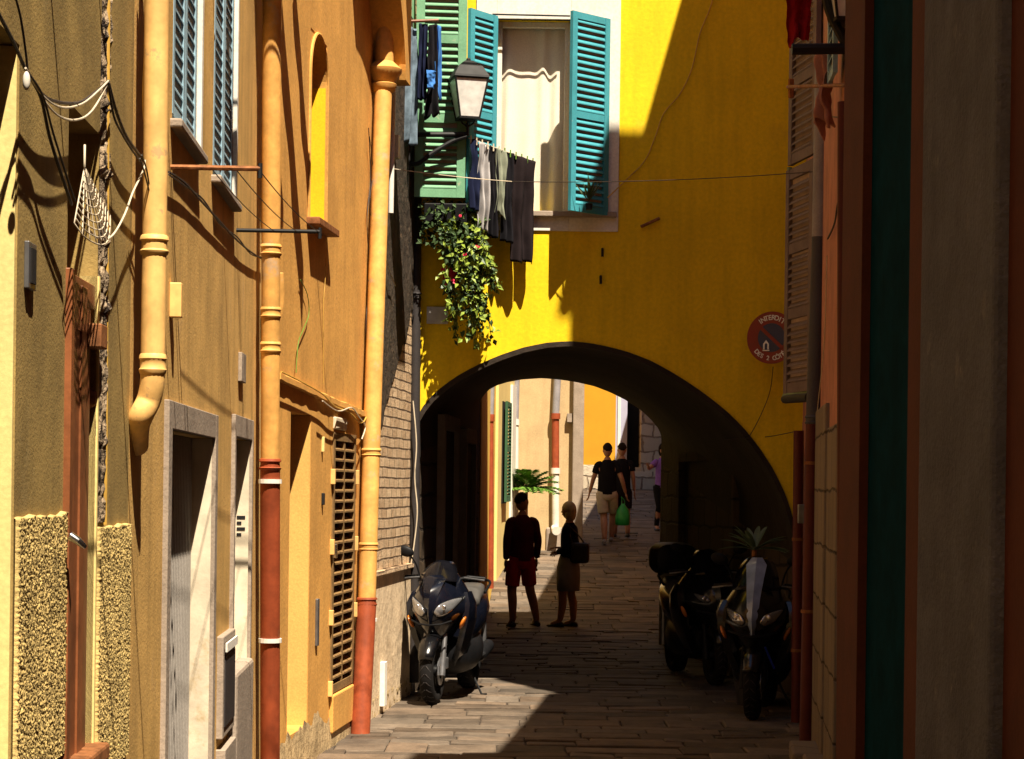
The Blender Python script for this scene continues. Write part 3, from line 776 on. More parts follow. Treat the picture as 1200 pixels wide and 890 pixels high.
# window opening in the facade
wa, wb2 = P(581, 130, YF).x, P(668, 130, YF).x; wz0, wz1 = P(620, 248, YF).z, P(620, 23, YF).z
def zarch(x, pts):
    for a, b in zip(pts[:-1], pts[1:]):
        if a.x <= x <= b.x and b.x > a.x: return a.z + (b.z-a.z)*(x-a.x)/(b.x-a.x)
    return None
def arch_face(mb, Y, pts, x0, x1, ztop, holes, flip=False):
    xs_ = sorted(set([x0, x1] + [p.x for p in pts] + [h[0] for h in holes] + [h[1] for h in holes]))
    for a, b in zip(xs_[:-1], xs_[1:]):
        if b-a < 1e-6: continue
        m_ = (a+b)/2
        if pts[0].x < m_ < pts[-1].x: za, zb_ = zarch(a, pts) or -.1, zarch(b, pts) or -.1
        else: za = zb_ = -.1
        cuts = []
        for h in holes:
            if h[0] < m_ < h[1]: cuts.append((h[2], h[3]))
        segs = [(za, zb_, ztop, ztop)]
        if cuts: segs = [(za, zb_, cuts[0][0], cuts[0][0]), (cuts[0][1], cuts[0][1], ztop, ztop)]
        for (l0, l1, u0, u1) in segs:
            mb.add([(a, Y, l0), (b, Y, l1), (b, Y, u1), (a, Y, u0)], [(0, 1, 2, 3)])
mb = MB()
arch_face(mb, YF, fr, -2.6, 4.6, ZT, [(wa, wb2, wz0, wz1)])
ZR = 7.8
arch_face(mb, YR, rr, -2.6, 4.6, ZR, [])
for (a, b) in (((wa, wz0), (wa, wz1)), ((wa, wz1), (wb2, wz1)), ((wb2, wz1), (wb2, wz0)), ((wb2, wz0), (wa, wz0))):
    mb.add([(a[0], YF, a[1]), (b[0], YF, b[1]), (b[0], YF+.25, b[1]), (a[0], YF+.25, a[1])], [(0, 1, 2, 3)])
for (xa, xb) in ((-2.6, -2.58), (4.58, 4.6)): mb.hexa([(xa, YF+.001, -.1), (xb, YF+.001, -.1), (xb, YR-.001, -.1), (xa, YR-.001, -.1), (xa, YF+.001, ZT-.01), (xb, YF+.001, ZT-.01), (xb, YR-.001, ZR-.01), (xa, YR-.001, ZR-.01)])
mb.build('wall', 'yellow', B4, fix=False)
# vault: loft from front opening to rear opening
def full(pts, n=8):
    L_ = [V((pts[0].x, 0, -.05 + (pts[0].z+.05)*i/n)) for i in range(n)]; R_ = [V((pts[-1].x, 0, pts[-1].z - (pts[-1].z+.05)*(i+1)/n)) for i in range(n)]
    return L_ + pts + R_
ff, rf = full(fr), full(rr); rings = []
for j in range(13):
    t = j/12; rings.append([V((a.x*(1-t)+b.x*t, YF+.002+(YR-YF-.004)*t, a.z*(1-t)+b.z*t)) for a, b in zip(ff, rf)])
nL = 8
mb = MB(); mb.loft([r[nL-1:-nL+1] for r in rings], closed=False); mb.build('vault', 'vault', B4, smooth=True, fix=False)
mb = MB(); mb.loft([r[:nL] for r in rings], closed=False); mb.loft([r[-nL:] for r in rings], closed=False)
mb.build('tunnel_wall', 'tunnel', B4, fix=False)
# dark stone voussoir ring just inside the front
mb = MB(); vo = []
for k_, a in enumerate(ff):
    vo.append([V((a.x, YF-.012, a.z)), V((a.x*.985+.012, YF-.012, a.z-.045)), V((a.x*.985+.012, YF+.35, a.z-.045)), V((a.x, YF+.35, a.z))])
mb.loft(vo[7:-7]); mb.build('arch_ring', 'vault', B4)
# doors inside the passage, left side
TL = Wall(rings[0][0].x+.015, YF, rings[-1][0].x+.015, YR)
for (pa, pb, pt_, ) in ((515, 530, 505), (541, 551, 520)):
    a, b = TL.S(pa, 600), TL.S(pb, 600); zt = TL.Z((pa+pb)/2, pt_)
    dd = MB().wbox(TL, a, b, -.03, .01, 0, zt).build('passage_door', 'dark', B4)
    mb = MB(); mb.wbox(TL, a-.12, a, -.03, .06, 0, zt+.15); mb.wbox(TL, b, b+.12, -.03, .06, 0, zt+.15); mb.wbox(TL, a, b, -.03, .06, zt, zt+.15)
    mb.build('frame', 'greypl', dd, bevel=.01)
TR = Wall(rings[0][-1].x-.015, YF, rings[-1][-1].x-.015, YR, -1)
a, b = TR.S(862, 600), TR.S(800, 600)
mb = MB(); mb.wbox(TR, min(a, b)-.1, min(a, b), -.02, .05, 0, 2.3); mb.wbox(TR, max(a, b), max(a, b)+.1, -.02, .05, 0, 2.3); mb.wbox(TR, min(a, b), max(a, b), -.02, .05, 2.2, 2.3)
mb.build('blind_doorway', 'tunnel', B4, bevel=.01)
# roof
mb = MB(); mb.hexa([V(p) for p in ((-2.7, YF-.25, ZT), (4.7, YF-.25, ZT), (4.7, YR+.2, ZR-.05), (-2.7, YR+.2, ZR-.05), (-2.7, YF-.25, ZT+.14), (4.7, YF-.25, ZT+.14), (4.7, YR+.2, ZR+.09), (-2.7, YR+.2, ZR+.09))])
mb.build('roof', 'tile', B4)
# window: surround, curtain, frame, teal shutters
SX = lambda px, py: P(px, py, YF).x
sx0, sx1 = SX(557, 130), SX(726, 130); sz0, sz1 = P(640, 271, YF).z, P(640, -40, YF).z
win = MB(); y0, y1 = YF-.018, YF+.05
win.box(sx0, wa, y0, y1, sz0, sz1); win.box(wb2, sx1, y0, y1, sz0, sz1); win.box(wa, wb2, y0+.001, y1, sz0, wz0); win.box(wa, wb2, y0+.001, y1, wz1, sz1)
wo = win.build('window', 'whitew', B4, bevel=.004)
fr_ = MB(); fy0, fy1 = YF+.10, YF+.16
fr_.box(wa, wa+.05, fy0, fy1, wz0, wz1); fr_.box(wb2-.05, wb2, fy0, fy1, wz0, wz1); fr_.box(wa+.05, wb2-.05, fy0+.002, fy1, wz1-.05, wz1)
fr_.build('frame', 'whitew', wo, bevel=.004)
cu = MB(); rg = []
nx = 90
for j in range(16):
    z = wz1-.02 - (wz1-wz0-.03)*j/15; row = []
    for i in range(nx+1):
        u = i/nx; x = wa+.02+(wb2-wa-.04)*u
        yv = YF+.20+.014*math.sin(u*27+.9*math.sin(u*9)+j*.05)*(0.5+.5*j/15) + .01*math.sin(u*17+j*.2)
        row.append(V((x, yv, z)))
    rg.append(row)
cu.loft(rg, closed=False); cu.build('curtain', 'curtain', wo, smooth='all', fix=False)
MB().box(wa, wb2, YF+.26, YF+.28, wz0, wz1).build('dark_room', 'dark', wo)
MB().box(SX(553, 270), SX(722, 270), YF-.07, YF+.1, P(640, 251, YF).z-.03, P(640, 249, YF).z+.005).build('sill', 'greypl', wo, bevel=.008)
MB().tube([P(577, 17, YF-.05), P(668, 19, YF-.05)], .008, 8).build('curtain_rail', 'iron', wo)
M['backing'] = mat('dusty_pink_backing', (.46, .34, .30), var=.2, vscale=6)
def leaf(p0, p1, z0, z1, m, parent, rails, t=.035, stile=.06, pitch=.060, flipy=False):
    p0 = V(p0); p1 = V(p1); w_ = (p1-p0).length
    mb = shutter_mb(w_, z1-z0, rails, t=t, stile=stile, pitch=pitch)
    place(mb, (p0.x, p0.y, z0), (p1-p0).normalized())
    bk = MB().box(stile*.5, w_-stile*.5, -.008, -.002, stile*.5, z1-z0-stile*.5); place(bk, (p0.x, p0.y, z0), (p1-p0).normalized())
    bk.build('shutter_backing', 'backing', parent)
    return mb.build('shutter', m, parent)
pA = P(667, 130, YF-.36); pB = P(711, 130, YF-.04)
leaf((pA.x, pA.y, 0), (pB.x, pB.y, 0), P(668, 247, pA.y).z, P(668, 13, pA.y).z, 'teal', wo, (.47,))
pA = P(547, 130, YF-.34); pB = P(579, 130, YF-.03)
leaf((pA.x, pA.y, 0), (pB.x, pB.y, 0), P(547, 247, pA.y).z, P(547, 10, pA.y).z, 'teal', wo, (.47,))
# green shutters of the corner window
gw = MB().box(P(492, 100, YF).x, P(540, 100, YF).x, YF-.006, YF-.001, 4.55, 6.6).build('window', 'dark', B4)
yg = 18.15
gA, gB = P(487, 100, yg).x, P(546, 100, yg).x
gz0 = P(515, 232, yg).z
leaf((gA, yg-.02, 0), (gB, yg+.02, 0), gz0, gz0+2.2, 'green', gw, (.30, .62,), t=.045, stile=.075, pitch=.062)
leaf((P(474, 10, yg).x, yg+.1, 0), (gA-.01, yg+.02, 0), P(480, 40, yg).z, gz0+2.2, 'green', gw, (), t=.04, stile=.035, pitch=.062)
# yellow return that hangs behind the green leaf
# bracket, hooks, name plate on the facade
MB().tube([P(751, 266, YF-.03), P(773, 256, YF-.03)], .014, 8).build('wall_tie', 'rustm', B4)
for (px, py) in ((706, 296), (704, 328)):
    MB().tube([P(px, py-4, YF+.01), P(px, py-4, YF-.05), P(px, py+5, YF-.05)], .012, 8).build('wall_hook', 'iron', B4)
M['enamel'] = plain('street_plate_enamel', (.55, .55, .52), rough=.35)
MB().box(P(505, 0, YF).x, P(530, 0, YF).x, YF-.02, YF-.002, P(517, 380, YF).z, P(517, 360, YF).z).build('blank_plate', 'enamel', B4, bevel=.003)

# ------------------------------------------------------------------ salmon house on the right
B5 = thing('salmon_house', 'salmon pink plastered house on the right with peeling plaster over bare stone', 'house', R2.pt(0, 0))
zp = R2.Z(975, 470)
H5 = lambda: 0
def r2s(Y): return (Y-7.3)/11.2*R2.L
prof_h = [(7.3, 9.4, 10.0), (9.4, 14.6, 7.9), (14.6, 15.4, 11.2), (15.4, 18.5, 10.0)]
mb = MB()
for (ya, yb_, h) in prof_h:
    a, b = r2s(ya), r2s(yb_)
    wall_grid(mb, R2, a, b, zp, h); mb.add([R2.pt(a, h), R2.pt(b, h), R2.pt(b, h, -2.5), R2.pt(a, h, -2.5)], [(0, 1, 2, 3)])
    for e in (a, b): mb.add([R2.pt(e, 0), R2.pt(e, h), R2.pt(e, h, -2.5), R2.pt(e, 0, -2.5)], [(0, 1, 2, 3)])
    mb.add([R2.pt(a, 0, -2.5), R2.pt(b, 0, -2.5), R2.pt(b, h, -2.5), R2.pt(a, h, -2.5)], [(0, 1, 2, 3)])
mb.build('wall', 'pink', B5, fix=False)
for (ya, yb_, h) in prof_h:
    a, b = r2s(ya), r2s(yb_)
    mb = MB(); q = [R2.pt(a, h+.003, .12), R2.pt(b, h+.003, .12), R2.pt(b, h+.5, -2.5), R2.pt(a, h+.5, -2.5)]
    mb.hexa(q+[p+V((0, 0, .1)) for p in q]); mb.build('roof', 'tile', B5)
mb = MB(); wall_grid(mb, R2, 0, R2.L, -.1, zp+.15, []); mb.v = [v-R2.n*.02 for v in mb.v]; mb.build('stone_base', 'stone', B5)
# ragged lower edge of the plaster
mb = MB(); rg = []
for i in range(80):
    a = R2.L*i/79; h = .22+.20*noise.noise(V((a*2.2, 1, 0)))+.12*noise.noise(V((a*8, 2, 0)))
    rg.append([R2.pt(a, zp-h, -.015), R2.pt(a, zp-h+.006, .004), R2.pt(a, zp+.02, .004)])
mb.loft(rg, closed=False); mb.build('peeling_plaster', 'pink', B5, fix=False)
# stone pilasters at the door below
for (pa, pb, yt) in ((957, 970, 480), (973, 985, 500)):
    a, b = sorted((R2.S(pa, 700), R2.S(pb, 700)))
    MB().wbox(R2, a, b, -.03, .035, -.05, R2.Z((pa+pb)/2, yt)).build('stone_jamb', 'stone', B5, bevel=.012)
MB().wbox(R2, R2.S(988, 700)-.6, R2.S(988, 700), -.03, .03, -.05, 2.3).build('door', 'pipedr', B5)
# doorstep stones at the wall foot
for (yy0, yy1, w_) in ((12.9, 13.6, .16), (13.8, 14.5, .22)):
    a, b = r2s(yy0), r2s(yy1)
    MB().wbox(R2, a, b, -.02, w_, -.05, gz(yy0)+.12).build('kerb_stone', 'stone', B5, bevel=.02)
# shutters
wn = MB().wbox(R2, r2s(15.7), r2s(16.4), 0, .012, 2.6, 6.4).build('window', 'dark', B5)
h0 = (2.275, 15.45); h1 = (2.16, 16.1)
zb_ = P(935, 460, 15.8).z
lf = leaf((h1[0], h1[1], 0), (h0[0], h0[1], 0), zb_, zb_+1.75, 'brownsh', wn, (.33, .62), t=.04, stile=.08, pitch=.06)
MB().tube([V((h1[0]-.012, h1[1]-.01, zb_-.03)), V((h1[0]-.012, h1[1]-.01, zb_+1.78))], .02, 6).build('shutter_edge', 'greenedge', wn)
leaf((h1[0]+.02, h1[1]+.05, 0), (h0[0]+.02, h0[1]+.04, 0), zb_+1.8, zb_+3.3, 'brownsh', wn, (.4,), t=.04, stile=.08, pitch=.06)
MB().tube([V((h1[0]-.02, h1[1], zb_-.02)), V((h0[0], h0[1], zb_-.02))], .03, 8).build('sill_rail', 'greenedge', wn)
MB().tube([P(920, 468, 16.1), P(948, 466, 15.4)], .035, 10).build('drain_stub', 'pipeb', wn, smooth=True)
leaf((1.98, 12.9, 0), (1.955, 12.5, 0), P(965, 92, 12.7).z, P(965, 92, 12.7).z+1.3, 'blue', wn, (.5,), t=.03, stile=.05)
mtr = MB().wbox(R2, R2.S(957, 600)-.07, R2.S(957, 600)+.07, .03, .14, R2.Z(960, 615), R2.Z(960, 592)).build('meter_box', 'silver', B5, bevel=.005)
MB().wbox(R2, R2.S(956, 640)-.02, R2.S(956, 640)+.02, .03, .07, R2.Z(956, 632), R2.Z(956, 617)).build('valve_box', 'cabley', B5)

# ------------------------------------------------------------------ nearest house on the right
B6 = thing('red_brown_house', 'dark red brown house front at far right with grey pilaster and teal door', 'house', R1.pt(0, 0))
rs = lambda px: R1.S(px, 450)
mb = MB(); wall_grid(mb, R1, 0, R1.L, -.1, 9.4, [(rs(1064), rs(1008), .3, 4.6, .1)]); shell(mb, R1, 0, R1.L, -.1, 9.4, 1.4)
mb.build('wall', 'rust', B6, fix=False)
a, b = rs(1064), rs(1008); a, b = min(a, b), max(a, b)
mb = MB(); mb.wbox(R1, a, b, -.09, -.03, .3, 4.6)
for i in range(5):
    pass
mb.build('door', 'tealdoor', B6)
a, b = sorted((rs(1180), rs(1092)))
mb = MB(); mb.wbox(R1, a, b, -.02, .035, -.05, 5.6); mb.build('pilaster', 'pilaster', B6, bevel=.012)
mb = MB(); mb.wbox(R1, b, b+.03, -.02, .01, -.05, 5.6); mb.build('pilaster_edge', 'greypl', B6, bevel=.006)
roof(R1, 0, R1.L, 9.4, .2, 1.4, B6)

M['dkgreen'] = mat('dark_green_paint', (.04, .11, .05), var=.2)
# ------------------------------------------------------------------ beyond the arch
B7 = thing('pale_yellow_house', 'narrow sunlit yellow house side seen through the arch with a green shutter', 'house', L3.pt(0, 0))
mb = MB(); wall_grid(mb, L3, .02, L3.L, -.1, 7.5); shell(mb, L3, .02, L3.L, -.1, 7.5, 2.5)
M['beyondy'] = mat('ochre_yellow_wall', (.86, .56, .10), var=.12, vscale=2, streak=.3, bump=.3)
mb.build('wall', 'beyondy', B7)
a, b = L4.S(588, 520), L4.S(593, 520)
wn = MB().wbox(L4, a, b, 0, .02, L4.Z(592, 590), L4.Z(592, 472)).build('window', 'dark', B7)
m_ = shutter_mb(b-a, L4.Z(592, 472)-L4.Z(592, 588), (.5,), t=.04, stile=.08); place(m_, L4.pt(a, L4.Z(592, 588), .05), L4.t); m_.build('shutter', 'dkgreen', wn)
MB().wbox(L4, L4.S(597, 560), L4.S(602, 560), -.02, .04, .2, 3.6).build('white_pilaster', 'whitew', B7)
mb = MB(); wall_grid(mb, L4, 0, L4.L, -.1, 7.5); shell(mb, L4, 0, L4.L, -.1, 7.5, 2.5); mb.build('wing_wall', 'cream', B7)
roof(L3, .1, L3.L, 7.5, .3, 2.5, B7)
yb = 36.0
B8 = thing('beige_house', 'sunlit beige house wall facing the arch with stained plaster', 'house', (.65, yb, gz(yb)))
x0, x1 = -2.5, P(682, 550, yb).x
WF = Wall(x0, yb, x1, yb)
mb = MB(); wall_grid(mb, WF, 0, WF.L, gz(yb)-.2, 9); shell(mb, WF, 0, WF.L, gz(yb)-.2, 9, 5); mb.build('wall', 'beige', B8)
MB().box(P(671, 500, yb).x, x1+.02, yb-.16, yb+.02, gz(yb)-.2, 8.9).build('pilaster', 'greypl', B8, bevel=.02)  # grey strip puts the wall's shaded right side into the colour
MB().box(P(640, 600, yb).x, P(672, 600, yb).x, yb-.05, yb+.02, gz(yb)-.2, gz(yb)+.42).build('grey_base', 'greypl', B8, bevel=.03)
MB().box(P(665, 460, yb).x, P(671, 460, yb).x, yb-.1, yb, P(668, 495, yb).z, P(668, 485, yb).z).build('junction_box', 'greypl', B8)
yo = 50.0
B9 = thing('far_orange_house', 'orange house with pale stone base far up the street', 'house', P(700, 575, yo))
xo0, xo1 = P(676, 500, yo).x, P(721.5, 500, yo).x
mb = MB(); zb1 = P(700, 545, yo).z
mb.box(xo0, xo1, yo, yo+3, zb1, 10); mb.build('wall', 'farorange', B9)
MB().box(xo0, xo1+.03, yo-.03, yo+3, gz(yo)-.1, zb1).build('stone_base', 'farstone', B9, bevel=.02)
MB().box(P(707, 550, yo).x, P(717, 550, yo).x, yo-.06, yo-.02, gz(yo), P(712, 547, yo).z).build('shop_hatch', 'pipeo', B9)
B10 = thing('lilac_door_house', 'pale lilac house front with tall dark doorway at the top of the street', 'house', P(738, 545, yo+1))
yl = yo+1
mb = MB()
XL = lambda px: P(px, 500, yl).x
WL = Wall(XL(721.5), yl, XL(757), yl)
da, db = XL(735)-XL(721.5), XL(751)-XL(721.5)
wall_grid(mb, WL, 0, WL.L, gz(yl)-.1, 10, [(da, db, gz(yl), P(740, 420, yl).z, .4)]); shell(mb, WL, 0, WL.L, gz(yl)-.1, 10, 3); mb.build('wall', 'lilac', B10)
MB().wbox(WL, da, db, -.42, -.4, gz(yl), 6.5).build('door', 'dark', B10)
MB().wbox(WL, .05, .12, 0, .03, gz(yl), 7).build('white_frame', 'whitew', B10)
for i in range(3):
    MB().box(XL(719), XL(776), yl-.35-.3*i, yl-.02, gz(yl)-.1, P(740, 548+4*i, yl).z-.02*i).build('step', 'farstone', B10, bevel=.02)
B11 = thing('far_stone_house', 'far stone block house behind the arch jamb', 'house', P(765, 560, yo+.5))
MB().box(P(753, 500, yo).x, 7, yo+.5, yo+3.5, gz(yo)-.1, 10).build('wall', 'farstone', B11)
# right side beyond the arch
B12 = thing('shaded_far_house', 'shaded house side beyond the arch, almost hidden by the arch jamb', 'house', R3.pt(0, 0))
mb = MB(); wall_grid(mb, R3, .02, R3.L, -.1, 7.5); shell(mb, R3, .02, R3.L, -.1, 7.5, 3); mb.build('wall', 'pink', B12)

# ------------------------------------------------------------------ the street behind the camera
for (x0, x1, y0, y1, h, m_, nm, lb_) in ((-5, -1.02, -14, 3.15, 13, 'brownw', 'tan_house', 'tall tan house side of the street before the olive house'),
                                   (1.18, 5, -14, 2.55, 9, 'rust', 'red_house', 'tall red brown house side before the nearest right house'),
                                   (-5, 5, -19, -14.1, 17, 'orange', 'orange_house', 'tall orange house closing the street behind the viewpoint'),):
    bb = thing(nm, lb_, 'house', (x0, y0, 0))
    MB().box(x0, x1, y0, y1, -.1, h).build('wall', m_, bb)
    for k_ in range(3):
        for zz in (1.0, 4.2):
            yy = y0+2.5+k_*4.5
            if yy < y1-1.2 and abs(x0) != abs(x1):
                xf = x1 if x0 < -4 else x0; s_ = 1 if xf == x1 else -1
                wq = MB().box(min(xf, xf+s_*.02), max(xf, xf+s_*.02), yy, yy+.9, zz, zz+1.5).build('window', 'dark', bb)
                for o_ in (-.5, .92): 
                    mm_ = shutter_mb(.46, 1.5); place(mm_, (xf+s_*.05, yy+o_, zz), (0, 1, 0)); mm_.build('shutter', 'green', wq)

for (x0, x1, y0, y1, h, m_, nm, lb_) in ((-9, -4.6, 3, 24, 14, 'brownw', 'added_sky_block', 'unseen tan block added behind the left hand house row to cut sky light'),
                                   (4.7, 9, -2, 30, 15, 'pink', 'added_sky_block', 'unseen salmon block added behind the right hand house row to cut sky light')):
    bb = thing(nm, lb_, 'house', (x0, y0, 0)); MB().box(x0, x1, y0, y1, -.1, h).build('wall', m_, bb)  # unseen blocks added behind the rows to cut sky light
# ================================================================== DRAINPIPES
p1 = [W1.at(184, -60, .075), W1.at(182, 200, .075), W1.at(179, 430, .075), W1.at(178, 452, .072), W1.at(174, 470, .06), W1.at(166, 486, .04), W1.at(161, 500, .02), W1.at(160, 522, .0)]
t = pipe('drainpipe', 'thick pale yellow drainpipe bending back into the left wall at its lower end', p1[:3]+spline(p1[2:], 3)[1:], .040, 'pipey',
     [(p1[1].lerp(p1[2], .38).z, 'pipey'), (p1[2].z+.01, 'pipey', 1.15)], [], W1)
q = p1[1].lerp(p1[2], .42)
MB().wbox(W1, W1.S(199, 300), W1.S(199, 300)+.05, .0, .045, q.z-.13, q.z+.0).build('bracket', 'pipey', t, bevel=.004)
p2 = [W1.at(319, -40, .085), W1.at(316.5, 545, .085), W1.at(316, 980, .085)]
p2[2].z = gz(11.7)-.02
zz = lambda py: CAMZ+(570-py)*p2[1].y/F
t = pipe('drainpipe', 'patched orange drainpipe with brick red lower length between the tan and orange houses', p2, .052, [('pipeo', 0, 1), ('piper', 1, 2)],
     [(zz(300), 'pipeo', 1.2), (zz(372), 'pipeo', 1.15), (zz(412), 'pipeo', 1.15), (zz(548), 'piper', 1.3)], [], W1)
for z in (zz(568), zz(757)):
    MB().lathe([(.057, -.012), (.066, -.012), (.066, .012), (.057, .012)], point_at(p2, z), n=18).build('clamp', 'whitew', t)
MB().tube([W1.at(322, 320, .085), W1.at(322, 340, .085), W1.at(322, 368, .085)], [.05, .058, .05], 16).build('bulge', 'pipeo', t, smooth=True)
p3 = [W2.at(450, 86, .09), W2.at(436, 500, .09), W2.at(430, 705, .09), W2.at(422, 868, .09)]
p3[3].z = gz(15)
t = pipe('drainpipe', 'orange drainpipe with moulded funnel head and brick red foot beside the brick house', p3, .068, [('pipeo', 0, 2), ('piper', 2, 3)],
     [(p3[1].z-.2, 'pipeo', 1.15), (p3[2].z+.42, 'pipeo', 1.12), (p3[2].z+.0, 'piper', 1.25)], [], W2)
MB().lathe([(.068, 0), (.085, .01), (.10, .05), (.105, .07), (.09, .08), (.11, .12), (.14, .16), (.145, .19), (.12, .21), (.075, .25), (.065, .6)], p3[0]+V((0, 0, -.16)), n=24).build('funnel_head', 'pipeo', t, smooth=True)
MB().lathe([(.07, -.012), (.08, -.012), (.08, .012), (.07, .012)], p3[2]+V((0, .0, -.14)), n=18).build('clamp', 'whitew', t)
# white cable pipe behind it and dark pipe in the corner
pw = [WB.at(463, -40, .06), WB.at(458, 250, .06)]
pipe('thin_pipe', 'thin white pipe running up the brick house beside the orange funnel headed drainpipe', pw, .022, 'whitew', [], [], WB, group=None)
pk = [P(489, 60, 18.42), P(486, 560, 18.42), P(485, 800, 18.42)]
pipe('drainpipe', 'blackened downpipe in the dark corner between the brick house and the yellow house', pk, .045, 'pipeb', [(3.6, 'pipeb')], [], None)
# right
pg = [R2.at(965, 85, .08), R2.at(957, 490, .08), R2.at(944, 862, .08)]
pg[0].y = pg[1].y = pg[2].y = 14.6
pg = [P(964, 60, 15.2), P(960, 278, 15.2), P(953, 492, 15.2), P(945, 866, 15.2)]
pg[3].z = 0
pipe('drainpipe', 'grey drainpipe with dark red foot on the salmon house at the right', pg, .055, [('pipeg', 0, 1), ('pipedk', 1, 2), ('pipedr', 2, 3)], [(pg[2].z, 'pipedk', 1.2)], [1.0, 2.1], None, 'rustm')
pg2 = [P(936, 505, 16.6), P(933, 840, 16.6)]; pg2[1].z = 0
pipe('drainpipe', 'dark red pipe standing just left of the grey and red drainpipe beside the arch', pg2, .042, 'pipedr', [], [.6, 1.5], None, 'rustm')
pg3 = [P(989, 120, 10.7), P(988, 950, 10.7)]; pg3[1].z = gz(10.7)
pipe('drainpipe', 'dark red pipe against the salmon house close to the red brown house', pg3, .034, [('pipedr', 0, 1)], [1.1, 1.9], [1.3], None, 'steel') if False else pipe('drainpipe', 'thin dark red pipe close behind the red brown house corner', pg3, .034, 'pipedr', [], [], None)
# beyond the arch
def far_pipe(label, px, py0, py1, Y, r, segs):
    path = [P(px[0], py0, Y)] + [P(px[1], s[1], Y) for s in segs]
    path[-1].z = max(path[-1].z, gz(Y)) if py1 is None else path[-1].z
    t = thing('drainpipe', label, 'drainpipe', path[-1], 0, 'drainpipes beyond the arch')
    for i, s in enumerate(segs):
        MB().tube(path[i:i+2], r, 12).build('pipe', s[0], t, smooth=True)
        p = path[i]; MB().lathe([(r*1.3, -.05), (r*1.3, .05)], p, n=14).build('collar', s[0], t, smooth=True)
    return t
far_pipe('grey and brick red drainpipe on the pale yellow house beyond the arch', (578, 575), 380, None, 28.8, .042, [('pipeg', 490), ('piper', 690)])
far_pipe('slim light grey drainpipe where the pale yellow house meets the beige wall', (607, 604), 380, None, 35.2, .055, [('pipeg', 495), ('pipew', 640)])
t = far_pipe('grey, orange red and white drainpipe on the sunlit beige wall beyond the arch', (656, 651), 380, 1, 35.9, .065, [('pipeg', 488), ('piper', 552), ('pipew', 618)])
q = P(650, 618, 35.9)
MB().tube([q, q+V((.01, -.05, -.05)), q+V((.03, -.14, -.06))], [.07, .075, .08], 12).build('outlet', 'pipew', t, smooth=True)

# ================================================================== STREET LAMPS
def lantern(name, label, base, arm_pts, brace_pts, r=.018, rz=.25, sc=.95, group='wall lanterns'):
    r *= 1.3
    """base: point under the lantern body"""
    t = thing(name, label, 'street lamp', base, 0, group)
    MB().tube(arm_pts, r, 8).build('arm', 'iron', t)
    MB().tube(spline(brace_pts, 5), r*.9, 8).build('brace', 'iron', t, smooth=True)
    T = Matrix.Translation(base) @ Matrix.Rotation(rz, 4, 'Z') @ Matrix.Scale(sc, 4)
    def sq(h, z): return [(-h, -h, z), (h, -h, z), (h, h, z), (-h, h, z)]
    g = MB(); g.T = T; g.loft([sq(.088, .08), sq(.150, .43)]); g.build('glass', 'frostglass', t)
    f = MB(); f.T = T
    for (a, b) in ((1, 1), (1, -1), (-1, 1), (-1, -1)):
        f.tube([(a*.09, b*.09, .07), (a*.155, b*.155, .44)], .009, 6)
    f.loft([sq(.098, .065), sq(.10, .085)]); f.loft([sq(.157, .425), sq(.160, .445)])
    f.build('frame', 'iron', t)
    h = MB(); h.T = T; h.loft([sq(.166, .44), sq(.160, .46), sq(.11, .55), sq(.095, .56)]); h.loft([sq(.065, .56), sq(.07, .585), sq(.035, .61)])
    h.sphere((0, 0, .62), .022); h.build('roof', 'iron', t)
    s = MB(); s.T = T; s.tube([(0, 0, -.08), (0, 0, .04)], .014, 8)
    for a in (-1, 1):
        s.tube([(0, 0, .0), (a*.05, 0, .03), (a*.085, 0, .09)], .008, 6)
    s.build('holder', 'iron', t); return t
yl_ = 18.05
arm_ = P(547, 158, yl_); base = P(548, 149, yl_)
lantern('street_lamp', 'black four sided lantern on a wall bracket in front of the green shutter', base, [P(474, 158, 18.0), arm_],
        [P(476, 192, 18.0), P(490, 192, 18.0), P(505, 181, 18.02), P(530, 166, 18.04), P(547, 160, yl_)])
q = base+V((0, 0, -.02)); 
MB().tube([P(480, 150, 18.0), P(479, 200, 18.0)], .02, 8).build('wall_plate', 'iron', [o for o in bpy.data.objects if o.name.startswith('street_lamp')][0])
b2 = P(994, 52, 12.3)
lt2 = lantern('street_lamp', 'dark lantern on a heavy bracket at the top right beside the red brown house', b2+V((0, 0, .06)), [P(928, 58, 12.3), P(1004, 57, 12.3)],
        [P(1003, 75, 12.3), P(1000, 66, 12.3), P(985, 40, 12.3), P(972, 12, 12.3), P(968, -10, 12.3)], r=.026, rz=.1, sc=1.0)

